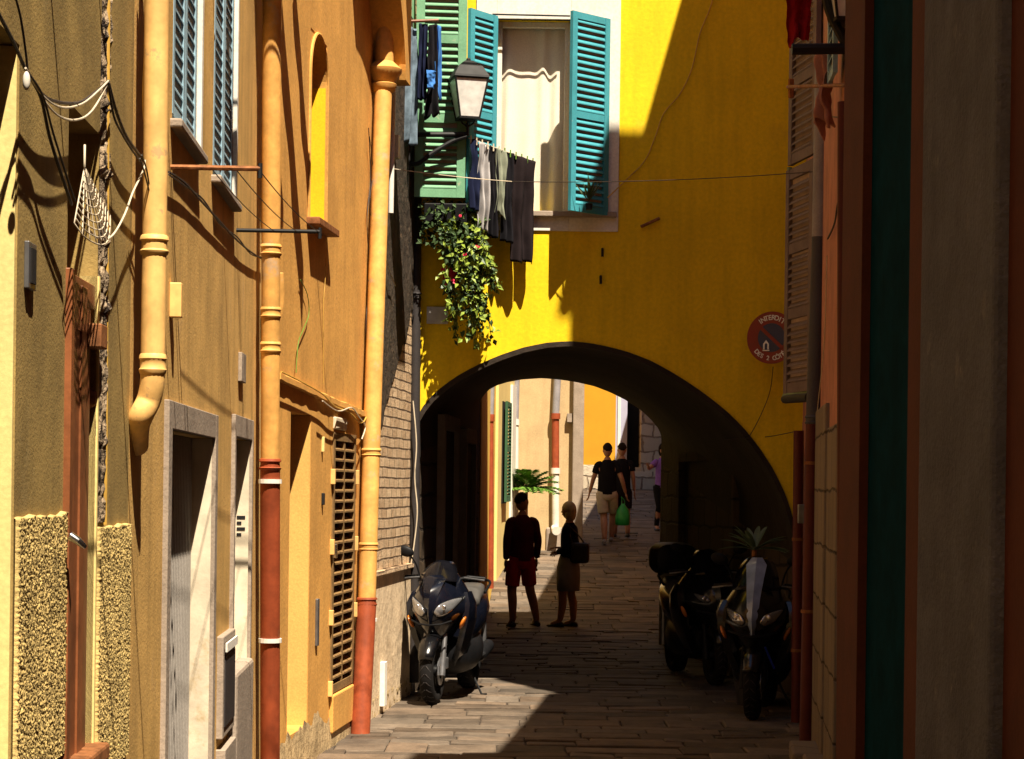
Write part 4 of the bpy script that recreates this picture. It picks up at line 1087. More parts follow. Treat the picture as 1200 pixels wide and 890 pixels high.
# ================================================================== LAUNDRY
def garment(name, label, cat, A, B, drop, m, fold=.02, taper=1., waves=3, seed=0, hem=None, group='laundry hanging to dry', slit=None, thick=.006, shift=0., jag=0., top_dip=.0, mid=None):
    A = V(A); B = V(B); nu, nv = 28, 36; ax = (B-A); wdt = ax.length; ax.normalize(); nn = ax.cross(V((0, 0, 1))).normalized()
    mb = MB(); rnd = random.Random(seed); ph = rnd.random()*6
    for j in range(nv+1):
        v = j/nv
        for i in range(nu+1):
            u = i/nu; uu = .5 + (u-.5)*(1+(taper-1)*v)*((mid(v)) if mid else 1)
            d = drop + (jag*noise.noise(V((u*3, seed, 0))) if jag else 0)
            if hem: d = drop*hem(u)
            dep = fold*(math.sin(u*math.pi*2*waves+ph+v*1.2)*(.35+.65*v) + .5*math.sin(v*7+u*4+seed)) + .4*fold*noise.noise(V((u*4, v*6, seed)))
            z = -d*v - top_dip*math.sin(u*math.pi*2)**2*(1-v)
            mb.v.append(A + ax*(uu*wdt + shift*v + .012*noise.noise(V((v*4, u*2, seed+3)))) + nn*dep + V((0, 0, z)))
    for j in range(nv):
        for i in range(nu):
            if slit and j/nv > slit and i == nu//2: continue
            k = j*(nu+1)+i; mb.f.append((k, k+1, k+nu+2, k+nu+1))
    o = mb.build(name, m, None, smooth='all', solid=thick, fix=False)
    return tag(o, label, cat, group)
# rod with the jeans
yr = 17.75
rod = MB().tube([P(462, 26, yr), P(514, 24, yr)], .014, 8).build('drying_rod', 'wood'); tag(rod, 'short wooden drying rod sticking out at the top left of the green shutter', 'drying rod')
garment('jeans', 'faded light blue jeans hanging from the drying rod at the green shutter', 'jeans', P(474, 30, yr-.05), P(489, 34, yr+.05), 1.05*.96, 'denim', .03, 1.35, 2, 1, shift=-.02, jag=.03)
garment('dark_shorts', 'navy shorts beside the faded jeans on the drying rod', 'shorts', P(491, 28, yr), P(501, 28, yr), .66, 'navy', .03, 1.1, 2, 2, slit=.5)
garment('swimming_shorts', 'black shorts with a blue patch hanging at the end of the drying rod', 'shorts', P(501, 30, yr-.06), P(513, 28, yr-.02), .80, 'blackc', .03, 1.25, 2, 3, slit=.7, jag=.1, mid=lambda v: .6+.5*v)
garment('blue_blouse', 'small blue blouse hanging last on the drying rod before the lantern', 'blouse', P(511, 28, yr), P(517, 32, yr), .62, 'bluec', .025, 1.5, 1.5, 4, jag=.1)
garment('blue_swimsuit', 'small bright blue swimsuit between the dark shorts on the rod', 'swimsuit', P(500, 82, yr-.14), P(511, 84, yr-.12), .15, 'bluec', .015, .7, 1, 5)
# clothes line from the lantern bracket to the window
def lp(px, y0=18.08, y1=18.36): u = (px-549)/(627-549); return P(px, 162+28*u, y0+(y1-y0)*u)
wire('clothes_line', 'short clothes line from the lantern bracket towards the white framed window', [lp(549), lp(628)], .004, 'cablew', cat='clothes line')
garment('dark_vest', 'narrow navy vest at the lantern end of the clothes line', 'vest', lp(553)+V((0, -.02, 0)), lp(560), .62, 'navy', .03, 1.3, 1.5, 6)
garment('grey_shirt', 'light grey shirt hanging second on the clothes line', 'shirt', lp(560), lp(573), .78, 'greyc', .045, 1.0, 2, 7, jag=.15)
garment('black_blouse', 'black blouse between the grey shirt and the sage trousers on the clothes line', 'blouse', lp(573), lp(583), .80, 'blackc', .03, 1.2, 2, 8)
garment('sage_shirt', 'grey green shirt hanging in the middle of the clothes line', 'shirt', lp(583)+V((0, -.03, 0)), lp(592), .58, 'sage', .035, .9, 2, 9, jag=.12)
garment('black_trousers', 'black trousers hanging left of the dark brown trousers', 'trousers', lp(590), lp(602), .80, 'blackc', .03, 1.1, 2, 10)
garment('brown_trousers', 'long dark brown trousers at the window end of the clothes line', 'trousers', lp(600), lp(627), .95, 'brownc', .03, .88, 2, 11, slit=.35, hem=lambda u: .97 if u > .5 else 1.0)
pegs = MB()
for i in range(12):
    q = lp(552+i*6.6)
    tag(MB().box(q.x-.006, q.x+.006, q.y-.012, q.y+.012, q.z-.04, q.z+.028).build('clothes_peg', 'palm' if i > 5 else 'cablew', bevel=.002), 'small clothes peg on the line by the window', 'clothes peg', 'clothes pegs')
garment('red_cloth', 'dark red cloth hanging at the top right of the yellow wall', 'cloth', P(921, -12, 14.5), P(952, -12, 14.5), .36, 'redc', .03, .8, 2, 12, jag=.12)
ct = thing('clothes_rail', 'rusty clothes rail across the brown shutter at right', 'clothes rail', P(940, 100, 14.2))
MB().tube([P(923, 102, 14.2), P(992, 100, 12.2)], .012, 6).build('rail', 'rustm', ct)
MB().tube([P(927, 93, 14.2), P(927, 115, 14.2)], .02, 6).build('rail_end', 'rustm', ct)
garment('mauve_cloth', 'crumpled mauve cloth hanging over the grey pipe at right', 'cloth', P(963, 62, 13.0), P(972, 66, 12.9), .45, 'pink', .05, 1.4, 2, 13, jag=.2)
# rods on the left wall with their lines
def wall_rod(label, W, px, py, pxe, m, r):
    a = W.at(px, py, 0); s_, z = W.hit(px, py)
    L_ = .1
    for _ in range(40):
        e = W.pt(s_, z, L_); d = 600 + F*e.x/e.y + (570-py)*ROLL*0
        L_ += (pxe - d)/F*e.y*.8
    e = W.pt(s_, z+ .0, L_); t = thing('drying_rod', label, 'drying rod', a, 0, 'drying rods on the left wall')
    MB().tube([a, e], r, 8).build('rod', m, t)
    MB().tube([e+V((0, 0, .02)), e-V((0, 0, .035))], r*.9, 6).build('hook', 'iron', t)
    return a, e
a1, e1 = wall_rod('rust streaked pale metal drying rod under the blue shutters', W1, 200, 196, 300, 'rustm', .010)
a2, e2 = wall_rod('black drying rod that ends in front of the arched niche', W1, 277, 270, 371, 'iron', .010)
for k in (.45, .72, .98):
    wire('washing_line', 'thin washing line strung between the two drying rods on the left wall', [a1.lerp(e1, k), a2.lerp(e2, k)], .0022, 'cable', sag=.02, cat='washing line', group='washing lines')

# ================================================================== CABLES
def cab(label, pts, W=None, r=.005, m='cable', k=5, d=.03, cat='cable', name='cable'):
    pp = [W.at(p[0], p[1], p[2] if len(p) > 2 else d) if W else P(*p) for p in pts]
    return wire(name, label, spline(pp, k), r*.72, m, cat=cat)
cab('thick black cable sagging across the olive wall at top left', [(-5, 10), (16, 50), (32, 85), (55, 115), (90, 121), (112, 108), (127, 95)], W1, .006, d=.03)
cab('pale cable loop sagging below the black cable on the olive wall', [(30, 82), (45, 108), (66, 134), (88, 141), (108, 130), (127, 96)], W1, .0045, 'cablew', d=.03)
cab('thin cable with a frayed end between the two sagging loops on the olive wall', [(30, 80), (50, 112), (72, 126), (96, 122), (116, 106), (127, 95)], W1, .004, 'cablew', d=.045)
cab('cable bundle hanging down towards the net on the olive wall', [(32, 84), (48, 115), (58, 160), (72, 205), (84, 240)], W1, .006, d=.04)
cab('second strand hanging beside the bundle towards the net', [(32, 84), (50, 112), (62, 155), (76, 200), (88, 236)], W1, .004, d=.05)
cab('twisted cable from the mortar crack to the yellow drainpipe', [(127, 96), (136, 130), (148, 160), (162, 180), (172, 192)], W1, .007, d=.03)
cab('second twisted strand from the crack to the yellow drainpipe', [(127, 97), (133, 135), (142, 155), (156, 178), (170, 196)], W1, .005, d=.045)
cab('pale cable looping from the net up to the drainpipe', [(104, 270), (118, 281), (132, 276), (146, 252), (156, 225), (168, 200), (170, 188)], W1, .0045, 'cablew', d=.05)
cab('pale painted cable running down beside the yellow drainpipe', [(171, -20), (170, 60), (168, 120), (172, 165), (175, 188), (168, 196)], W1, .006, 'cabley', d=.03)
cab('loose dark strands knotted at the yellow drainpipe', [(166, 182), (172, 200), (176, 228), (170, 205), (164, 186)], W1, .004, d=.06)
cab('thin vertical wire from the top to the left knot', [(16, -10), (24, 20), (30, 60), (33, 90)], W1, .004, d=.04)
cab('twisted cable running down the tan wall from the yellow to the orange drainpipe', [(198, 202), (216, 214), (236, 236), (256, 258), (276, 280), (292, 294), (309, 305)], W1, .007, d=.02)
cab('second strand of the twisted cable on the tan wall', [(198, 205), (218, 219), (238, 234), (258, 263), (278, 278), (294, 298), (309, 302)], W1, .005, d=.02)
cab('cable lying on the ledge of the orange house', [(330, 436), (352, 447), (378, 462), (392, 476), (410, 484), (424, 496), (432, 480), (438, 450)], W2, .008, 'cabley', d=.05)
cab('grey cable tangled under the ledge of the orange house', [(378, 470), (396, 482), (412, 478), (420, 488), (428, 500), (424, 515)], W2, .007, 'cablew', d=.06)
cab('loose green string hanging on the orange wall', [(352, 328), (360, 345), (362, 368), (356, 385), (350, 400), (348, 420), (347, 437)], W2, .004, 'palm', d=.02, cat='string', name='string')
cab('thin brown wire climbing beside the orange drainpipe', [(432, 150), (434, 210), (430, 260), (433, 320), (429, 380), (431, 440), (427, 500)], W2, .005, d=.02)
cab('frayed wires behind the orange drainpipe', [(433, 160), (437, 200), (433, 240), (437, 270), (432, 330)], W2, .004, d=.03)
cab('thin wire hanging from the louvred door ledge', [(382, 302), (381, 330), (379, 360), (379, 450)], W2, .003, 'cabley', d=.01)
cab('white cable hanging beside the corner of the brick house', [(451, 250), (450, 270), (452, 300), (457, 320), (463, 335)], WB, .007, 'pipew', d=.05)
wire('cable', 'white cable wriggling down the dark corner by the scooter', spline([P(484, 470, 18.3), P(488, 520, 18.3), P(486, 560, 18.3), P(489, 600, 18.3), P(485, 640, 18.3), P(481, 665, 18.3)]), .006, 'cablew')
tag(MB().wbox(WB, WB.S(455, 175)-.04, WB.S(455, 175)+.07, .03, .09, WB.Z(456, 187), WB.Z(456, 160)).build('junction_box', 'pipew', bevel=.005), 'small white junction box on the brick house below the funnel head', 'junction box')
cab('pale cable curving down the yellow wall right of the window', [(840, -20, 18.47), (832, 10, 18.47), (820, 40, 18.47), (811, 80, 18.47), (797, 110, 18.47), (778, 133, 18.47), (768, 160, 18.47), (756, 188, 18.47), (735, 210, 18.47), (712, 232, 18.4)], None, .008, 'cabley')
wire('overhead_wire', 'thin wire stretched across the street in front of the yellow wall', [P(454, 197, 16.8), P(600, 213, 17.2)], .0035, 'cablew', sag=.01)
wire('overhead_wire', 'right hand continuation of the thin wire across the yellow wall', [P(600, 213, 17.2), P(960, 201, 15.2)], .0035, 'cable', sag=.03)
cab('dark wire from the sign down to the arch edge', [(906, 430, 18.4), (902, 460, 18.45), (890, 490, 18.45), (878, 512, 18.45)], None, .005, 'cable')
cab('dark wire running right from the arch edge to the drainpipe', [(850, 516, 18.45), (870, 514, 18.45), (900, 512, 18.45), (932, 506, 17.0)], None, .005, 'cable')
cab('black cable slanting down the salmon wall', [(998, 200), (990, 222), (982, 238), (978, 262), (970, 280)], R2, .009, d=.02)
cab('dark cable running level across the salmon wall', [(972, 137), (990, 138), (1000, 138)], R2, .006, d=.02)
cab('pale wire beside the grey drainpipe on the salmon wall', [(969, 300), (966, 400), (958, 480), (955, 520)], R2, .005, 'cablew', d=.03)
# string net hanging from the cable
net = MB(); top = W1.at(99, 196, .05); bl = W1.at(87, 262, .05); br = W1.at(129, 252, .05); bb = W1.at(98, 274, .05)
ns = 9; cols = []
for i in range(ns+1):
    u = i/ns; bot = bl.lerp(br, u) + V((0, 0, -.07*math.sin(math.pi*u)**.7))
    cols.append([top.lerp(bot, .03+.97*j/10) + W1.n*(.03*math.sin(math.pi*u)*j/10) + V((0, 0, .004*noise.noise(V((i, j, 0))))) for j in range(11)])
for c_ in cols: net.tube(c_, .0020, 5)
for j in range(11): net.tube([c_[j] for c_ in cols], .0020, 5)
net.tube([top+V((0, 0, .06)), top, cols[4][0]], .003, 5)
tag(net.build('string_net', 'cablew', smooth='all', fix=False), 'small pale string net hanging on the olive wall below the cables', 'net')
wh = MB(); q = W1.at(31, 95, .05); wh.sphere(q, .011, (.8, .8, 2.0)); tag(wh.build('insulator', 'pipew', smooth='all'), 'white insulator hanging from the cables at far left', 'insulator')

# ================================================================== SIGN
sc_ = P(904.4, 396, 18.2); Rz = R(-28); r_ = .233
sg = thing('no_parking_sign', 'round red and blue no parking sign on the yellow wall beside the arch', 'road sign', sc_, Rz)
def disc(r, y0, y1, n=48, c=(0, 0)):
    return MB().lathe([(r, 0), (r, y1-y0)], (c[0], y0, c[1]), (0, 1, 0), n)
disc(r_, -.006, .006).build('plate', 'signred', sg, local=True)
disc(.128, -.010, -.0065).build('blue_field', 'signblue', sg, local=True)
disc(r_*.99, .006, .012).build('back', 'steel', sg, local=True)
k = .09; an = R(-42)
ca_, sa_ = math.cos(an), math.sin(an)
bar = []
for (a, b) in ((-.135, -.016), (.135, -.016), (.135, .016), (-.135, .016)): bar.append((a*ca_-b*sa_, -.0135, a*sa_+b*ca_))
MB().prism(bar, (0, .003, 0)).build('slash', 'signred', sg, local=True)
em = MB()
em.prism([(-.075, -.0165, -.105), (-.075, -.0165, -.055), (-.0475, -.0165, -.02), (-.02, -.0165, -.055), (-.02, -.0165, -.105), (-.035, -.0165, -.105), (-.035, -.0165, -.06), (-.0475, -.0165, -.045), (-.06, -.0165, -.06), (-.06, -.0165, -.105)], (0, .0025, 0))
em.prism([(-.08, -.0165, -.118), (-.015, -.0165, -.118), (-.015, -.0165, -.109), (-.08, -.0165, -.109)], (0, .0025, 0))
em.build('arrow_emblem', 'signwhite', sg, local=True)
def arc_text(txt, rad, size, start, end, below=False):
    mb = MB(); k = len(txt)
    for i, ch in enumerate(txt):
        if ch == ' ': continue
        cu_ = bpy.data.curves.new('t', 'FONT'); cu_.body = ch; cu_.size = size; cu_.align_x = 'CENTER'; cu_.extrude = .001; cu_.offset = .0012
        ob = bpy.data.objects.new('t', cu_); C.objects.link(ob)
        dg = bpy.context.evaluated_depsgraph_get(); me = bpy.data.meshes.new_from_object(ob.evaluated_get(dg))
        a = R(start + (end-start)*i/max(1, k-1)); s_ = -1 if not below else 1
        vs = []
        for v in me.vertices:
            x, y = v.co.x, v.co.y-size*.35
            rot = (a - math.pi/2) if not below else (a + math.pi/2)
            X = x*math.cos(rot) - y*math.sin(rot) + rad*math.cos(a); Z = x*math.sin(rot) + y*math.cos(rot) + rad*math.sin(a)
            vs.append((X, -.009 - v.co.z, Z))
        mb.add(vs, [tuple(p.vertices) for p in me.polygons])
        bpy.data.objects.remove(ob); bpy.data.meshes.remove(me); bpy.data.curves.remove(cu_)
    return mb
arc_text('INTERDIT', .180, .062, 127, 53).build('lettering', 'signwhite', sg, local=True, fix=False)
for w_, a0, a1 in (('DES', 222, 241.2), ('2', 260.4, 260.4), ('C\u00d4T\u00c9S', 279.6, 318)): arc_text(w_, .182, .056, a0, a1, True).build('lettering', 'signwhite', sg, local=True, fix=False)
MB().tube([(0, .01, 0), (0.05, .22, 0)], .014, 8).build('bracket', 'steel', sg, local=True)

# ================================================================== PLANTS
def leaf_mb(mb, p, d, n_, L_, w_, fold=.25):
    d = V(d).normalized(); s_ = d.cross(V(n_)).normalized(); n2 = s_.cross(d)
    p = V(p); a = p+d*L_*.45+s_*w_/2+n2*fold*w_; b = p+d*L_*.45-s_*w_/2+n2*fold*w_; e = p+d*L_-n2*.1*L_
    mb.add([p, a, e, b, p+d*L_*.45], [(0, 1, 4), (1, 2, 4), (2, 3, 4), (3, 0, 4)])
def rv(rnd): return V((rnd.gauss(0, 1), rnd.gauss(0, 1), rnd.gauss(0, 1))).normalized()
rnd = random.Random(11)
vine = thing('hanging_vine', 'leafy green vine with pink flowers spilling down the yellow wall above the arch', 'plant', P(540, 300, 18.15))
lv = MB(); lv2 = MB(); st = MB(); pt_ = MB()
stems = []
for i in range(22):
    x0 = 506+rnd.random()*60; y0 = 238+rnd.random()*22
    right = rnd.random() < .8
    x1 = (553+rnd.gauss(0, 14)) if right else (508+rnd.random()*24); y1 = (350+rnd.random()*62) if right else (280+rnd.random()*45)
    if i % 7 == 0: x1 = 578+rnd.random()*6; y1 = 310+rnd.random()*40
    ya = 18.12+rnd.random()*.25
    pts = [P(x0+(x1-x0)*t**.7 + math.sin(t*5+i)*4, y0+(y1-y0)*t, ya - .08*math.sin(t*3)) for t in [j/10 for j in range(11)]]
    st.tube(pts, .0035, 4)
    for a_, b_ in zip(pts[:-1], pts[1:]):
        for _ in range(8):
            q = a_.lerp(b_, rnd.random()) + rv(rnd)*rnd.random()*.07
            d = (rv(rnd)+V((0, -.25, -.7))).normalized()
            leaf_mb(lv if rnd.random() < .6 else lv2, q, d, V((rnd.gauss(0, .5), -1, .6)), .045+rnd.random()*.04, .028+rnd.random()*.022)
for (px, py) in ((545, 300), (539, 255), (531, 330), (560, 288)):
    for _ in range(3): leaf_mb(pt_, P(px, py, 17.98), rv(rnd), V((0, -1, 0)), .03, .022)
lv.build('leaves', 'leaf', vine, fix=False); lv2.build('leaves', 'leafd', vine, fix=False); st.build('stems', 'leafd', vine, fix=False); pt_.build('flowers', 'petal', vine, fix=False)
pt = thing('flower_pot', 'bright red plastic flower pot hanging beside the vine', 'flower pot', P(526, 336, 18.25))
pb = P(527, 337, 18.25)
MB().lathe([(.05, 0), (.07, .14), (.08, .14), (.08, .165), (.065, .165), (.06, .14)], pb, n=24).build('pot', 'pot', pt, smooth=True)
MB().lathe([(.001, .14), (.064, .145)], pb, n=20).build('soil', 'soil', pt)
wb = thing('window_box', 'long dark planter with trailing leaves under the green shutter', 'planter', P(515, 260, 18.2))
q0 = P(497, 262, 18.2); q1 = P(548, 240, 18.2)
MB().box(q0.x, q1.x, 18.12, 18.30, q0.z, q1.z).build('planter', 'plasticb', wb, bevel=.01)
lb = MB()
for _ in range(300):
    q = P(494+rnd.random()*56, 236+rnd.random()*52, 18.05+rnd.random()*.3)
    leaf_mb(lb, q, rv(rnd)+V((0, -.3, .0)), V((0, -1, .5)), .06, .035)
lb.build('leaves', 'leafd', wb, fix=False)
# small plants on the window sill
for (px, seed) in ((690, 1),):
    t = thing('sill_plant', 'small spiky plant standing in front of the right teal shutter', 'plant', P(px, 246, 18.08)); rnd2 = random.Random(seed)
    mb = MB()
    for i in range(14):
        d = V((rnd2.gauss(0, .35), rnd2.gauss(0, .3), 1)); leaf_mb(mb, P(px, 236, 18.08), d, V((0, -1, 0)), .16+.12*rnd2.random(), .022)
    mb.build('leaves', 'leafd', t, fix=False)
    MB().lathe([(.03, 0), (.035, .05), (.03, .055)], P(px, 246, 18.08), n=16).build('pot', 'plasticb', t, smooth=True)
def palm(name, label, base, n, L_, spread, m, pot=True, wd=.05, h=.0, seed=4, cat='plant', droop=.5, lobes=True, lw=.03):
    rnd = random.Random(seed); t = thing(name, label, cat, base)
    top = V(base)+V((0, 0, h)); mb = MB()
    for i in range(n):
        an = rnd.random()*2*math.pi; el = rnd.uniform(.15, 1.1)
        d = V((math.cos(an)*math.cos(el)*spread, math.sin(an)*math.cos(el)*spread, math.sin(el))).normalized()
        pts = []; 
        for k_ in range(9):
            u = k_/8; pts.append(top + d*L_*u + V((0, 0, -droop*L_*u*u)))
        side = d.cross(V((0, 0, 1))).normalized()
        if lobes:
            mb.tube(pts, .005, 4)
            for a_, u in zip(pts[1:], [k_/8 for k_ in range(1, 9)]):
                for sgn in (-1, 1):
                    for dd in (0, .05): leaf_mb(mb, a_-d*dd*L_, side*sgn+d*.7+V((0, 0, -.25)), V((0, 0, 1)), L_*.5*(1-.55*u), lw)
        else:
            rg = []
            for k_, a_ in enumerate(pts):
                u = k_/8; w_ = wd*math.sin(math.pi*min(1, u*.93+.07))**.7
                rg.append([a_-side*w_+V((0, 0, w_*.35)), a_, a_+side*w_+V((0, 0, w_*.35))])
            mb.loft(rg, closed=False)
    mb.build('fronds', m, t, fix=False)
    if h: MB().tube([V(base)+V((0, 0, .2)), top+V((0, 0, -.0))], [.03, .022], 8).build('stem', 'rustm', t, smooth=True)
    if pot:
        MB().lathe([(.13, 0), (.18, .34), (.20, .34), (.20, .38), (.16, .38)], base, n=24).build('pot', 'terra' if lobes else 'pipeb', t, smooth=True)
    return t
bp = P(617, 590, 34.8); bp.z = gz(34.8)
palm('potted_palm', 'bright green palm in a terracotta pot against the beige wall beyond the arch', bp, 20, .60, 1, 'palm', h=P(617, 574, 34.8).z-bp.z, seed=5, lw=.06, droop=.35)
bo = P(882, 800, 17.9); bo.z = 0
palm('potted_oleander', 'dark long leaved plant rising behind the motorcycles in the shade', bo, 22, .36, 1, 'leafo', h=P(882, 645, 17.9).z, wd=.028, seed=9, lobes=False, droop=.25)

# ================================================================== PEOPLE
def skinned(name, J, E, m, parent, sub=2, extra=None, root=0):
    names = list(J.keys()); idx = {k_: i for i, k_ in enumerate(names)}
    me = bpy.data.meshes.new(name); me.from_pydata([tuple(J[k_][0]) for k_ in names], [(idx[a], idx[b]) for a, b in E], [])
    o = bpy.data.objects.new(name, me); C.objects.link(o)
    md = o.modifiers.new('skin', 'SKIN'); md.use_smooth_shade = True; md.branch_smoothing = .6
    for i, k_ in enumerate(names):
        r = J[k_][1]; me.skin_vertices[0].data[i].radius = (r, r) if not isinstance(r, tuple) else r
        me.skin_vertices[0].data[i].use_root = (i == root)
    s_ = o.modifiers.new('sub', 'SUBSURF'); s_.levels = sub; s_.render_levels = sub
    dg = bpy.context.evaluated_depsgraph_get(); m2 = bpy.data.meshes.new_from_object(o.evaluated_get(dg))
    bpy.data.objects.remove(o)
    mb = MB(); mb.add([v.co.copy() for v in m2.vertices], [tuple(p.vertices) for p in m2.polygons])
    bpy.data.meshes.remove(m2)
    if extra: extra(mb)
    ob = mb.build(name, m, parent, smooth='all', local=True, fix=False)
    return ob
def person(label, loc, rz, H=1.75, pose={}, top='redsw', bottom='redsh', hair='hairb', sleeve='long', leg='shorts', shoe='leather', female=False, headturn=0., hairlen=0., group=None):
    s = H/1.75; wS = .145 if female else .165; hp = .095
    J = {'pelvis': ((0, 0, .93), .115), 'spine': ((0, .005, 1.10), .105 if female else .118), 'chest': ((0, 0, 1.30), .118 if female else .135), 'neck0': ((0, .012, 1.45), .075), 'neck1': ((0, .0, 1.56), .062)}
    for sd_, sg_ in (('L', -1), ('R', 1)):
        J['sh'+sd_] = ((sg_*wS, .012, 1.385), .055); J['el'+sd_] = ((sg_*(wS+.05), .03, 1.13), .042)
        J['wr'+sd_] = ((sg_*(wS+.055), -.03, .89), .027); J['hip'+sd_] = ((sg_*hp, 0, .86), .092)
        J['kn'+sd_] = ((sg_*.10, -.015, .48), .066); J['ca'+sd_] = ((sg_*.105, .02, .34), .066); J['an'+sd_] = ((sg_*.11, .025, .085), .044); J['to'+sd_] = ((sg_*.12, -.12, .035), .034)
    for k_, v_ in pose.items(): J[k_] = (v_, J[k_][1])
    for sd_ in 'LR':
        if 'an'+sd_ in pose or 'kn'+sd_ in pose:
            kn, an_ = V(J['kn'+sd_][0]), V(J['an'+sd_][0]); J['ca'+sd_] = (tuple(kn.lerp(an_, .33)+V((0, .025, 0))), .066)
            if 'to'+sd_ not in pose: J['to'+sd_] = ((an_.x, an_.y-.145, max(.035, an_.z-.05)), .034)
    J = {k_: (tuple(c*s for c in v_[0]), v_[1]*s) for k_, v_ in J.items()}
    E = [('pelvis', 'spine'), ('spine', 'chest'), ('chest', 'neck0'), ('neck0', 'neck1')]
    for sd_ in 'LR': E += [('chest', 'sh'+sd_), ('sh'+sd_, 'el'+sd_), ('el'+sd_, 'wr'+sd_), ('pelvis', 'hip'+sd_), ('hip'+sd_, 'kn'+sd_), ('kn'+sd_, 'ca'+sd_), ('ca'+sd_, 'an'+sd_), ('an'+sd_, 'to'+sd_)]
    t = thing('person', label, 'person', loc, rz, group)
    hc = V((0, -.012, 1.645))*s; HT = Matrix.Translation(hc) @ Matrix.Rotation(headturn, 4, 'Z')
    def extra(mb):
        def hf(d):
            k_ = 1.0
            if d.z < -.2: k_ *= 1 - .12*abs(d.x)*(-d.z)
            return k_
        mb.T = HT
        mb.sphere((0, 0, 0), 1, (.078*s, .097*s, .120*s), 18, 12, hf)
        mb.loft([[(-.008*s, -.085*s, .02*s), (.008*s, -.085*s, .02*s), (0, -.08*s, .025*s)], [(-.016*s, -.088*s, -.02*s), (.016*s, -.088*s, -.02*s), (0, -.115*s, -.018*s)], [(-.012*s, -.085*s, -.028*s), (.012*s, -.085*s, -.028*s), (0, -.09*s, -.03*s)]])
        for sg_ in (-1, 1):
            mb.sphere((sg_*.074*s, .01*s, .0), 1, (.010*s, .02*s, .032*s), 8, 6)
            mb.sphere((sg_*.028*s, -.082*s, .015*s), .011*s, (1.2, .6, .8), 8, 6)
        mb.tube([(-.022*s, -.085*s, -.052*s), (0, -.092*s, -.054*s), (.022*s, -.085*s, -.052*s)], .006*s, 6)
        mb.T = Matrix()
        for sd_, sg_ in (('L', -1), ('R', 1)):
            w0, e0 = V(J['wr'+sd_][0]), V(J['el'+sd_][0]); d = (w0-e0).normalized(); f = V((0, -1, 0)); f = (f-d*f.dot(d)).normalized(); nn = d.cross(f)
            pc = w0+d*.05*s
            mb.loft([[w0+f*.022*s+nn*.014*s, w0-f*.022*s+nn*.014*s, w0-f*.022*s-nn*.014*s, w0+f*.022*s-nn*.014*s], [pc+f*.042*s+nn*.015*s, pc-f*.04*s+nn*.015*s, pc-f*.04*s-nn*.015*s, pc+f*.042*s-nn*.015*s], [w0+d*.095*s+f*.038*s+nn*.011*s, w0+d*.095*s-f*.036*s+nn*.011*s, w0+d*.095*s-f*.036*s-nn*.011*s, w0+d*.095*s+f*.038*s-nn*.011*s]])
            for i, ln in enumerate((.068, .078, .072, .055)):
                o_ = (.030-.020*i)*s; a = w0+d*.09*s+f*o_; inw = nn*(-sg_)*.012*s
                mb.tube([a, a+d*ln*.5*s, a+d*ln*.85*s+inw, a+d*ln*s+inw*2], [.0095*s, .009*s, .008*s, .006*s], 6)
            a = w0+d*.03*s+f*.03*s; mb.tube([a, a+f*.025*s+d*.025*s, a+f*.032*s+d*.06*s], [.011*s, .010*s, .007*s], 6)
    skinned('body', J, E, 'skin', t, extra=extra)
    # hair
    hb = MB(); hb.T = HT
    def hr(d):
        front = max(0, -d.y)
        cut = 1.0 if d.z > .25+.45*front-.3*max(0, d.y)-hairlen else .78
        return cut*(1+.03*noise.noise(d*6))
    hb.sphere((0, .010*s, .012*s), 1, (.092*s, .110*s, .132*s), 22, 14, hr)
    if hairlen > .3: hb.sphere((0, .03*s, -.03*s), 1, (.088*s, .085*s, .13*s), 18, 12)
    hb.build('hair', hair, t, smooth='all', local=True, fix=False)
    # top
    def mid_(a, b, k_): a, b = V(J[a][0]), V(J[b][0]); return tuple(a.lerp(b, k_))
    k_f = .90 if female else 1.0
    def shell_(name, prof, limbs, m_):
        mb = MB(); rg = []
        for (z, a, b) in prof:
            rg.append([(a*s*k_f*math.cos(2*math.pi*i/24)*(1+.015*noise.noise(V((i*.7, z*9, 1)))), (.008 + b*math.sin(2*math.pi*i/24)*(1+.03*noise.noise(V((i*.9, z*7, 4)))))*s, z*s) for i in range(24)])
        mb.loft(rg)
        for (pts_, rs_) in limbs: mb.tube(spline(pts_, 4), [r_*s for r_ in interp(rs_, (len(pts_)-1)*4+1)], 14)
        return mb.build(name, m_, t, smooth='all', local=True, sub=1, fix=False)
    def interp(rs_, n_):
        out = []
        for i in range(n_):
            u = i/(n_-1)*(len(rs_)-1); a_ = min(int(u), len(rs_)-2); out.append(rs_[a_]+(rs_[a_+1]-rs_[a_])*(u-a_))
        return out
    limbs = []
    for sd_, sg_ in (('L', -1), ('R', 1)):
        sh, el, wr = V(J['sh'+sd_][0]), V(J['el'+sd_][0]), V(J['wr'+sd_][0]); inn = V((sg_*.10*s, .012*s, 1.40*s))
        if sleeve == 'long': limbs.append(([inn, sh, sh.lerp(el, .5), el, wr.lerp(el, .05)], [.060, .066, .062, .054, .042]))
        else: limbs.append(([inn, sh, sh.lerp(el, .55)], [.060, .068, .066]))
    shell_('top', ((.84, .168, .125), (.86, .176, .132), (1.0, .168, .125), (1.13, .158, .12), (1.28, .170, .125), (1.37, .158, .112), (1.43, .115, .09), (1.475, .08, .07), (1.49, .062, .062)), limbs, top)
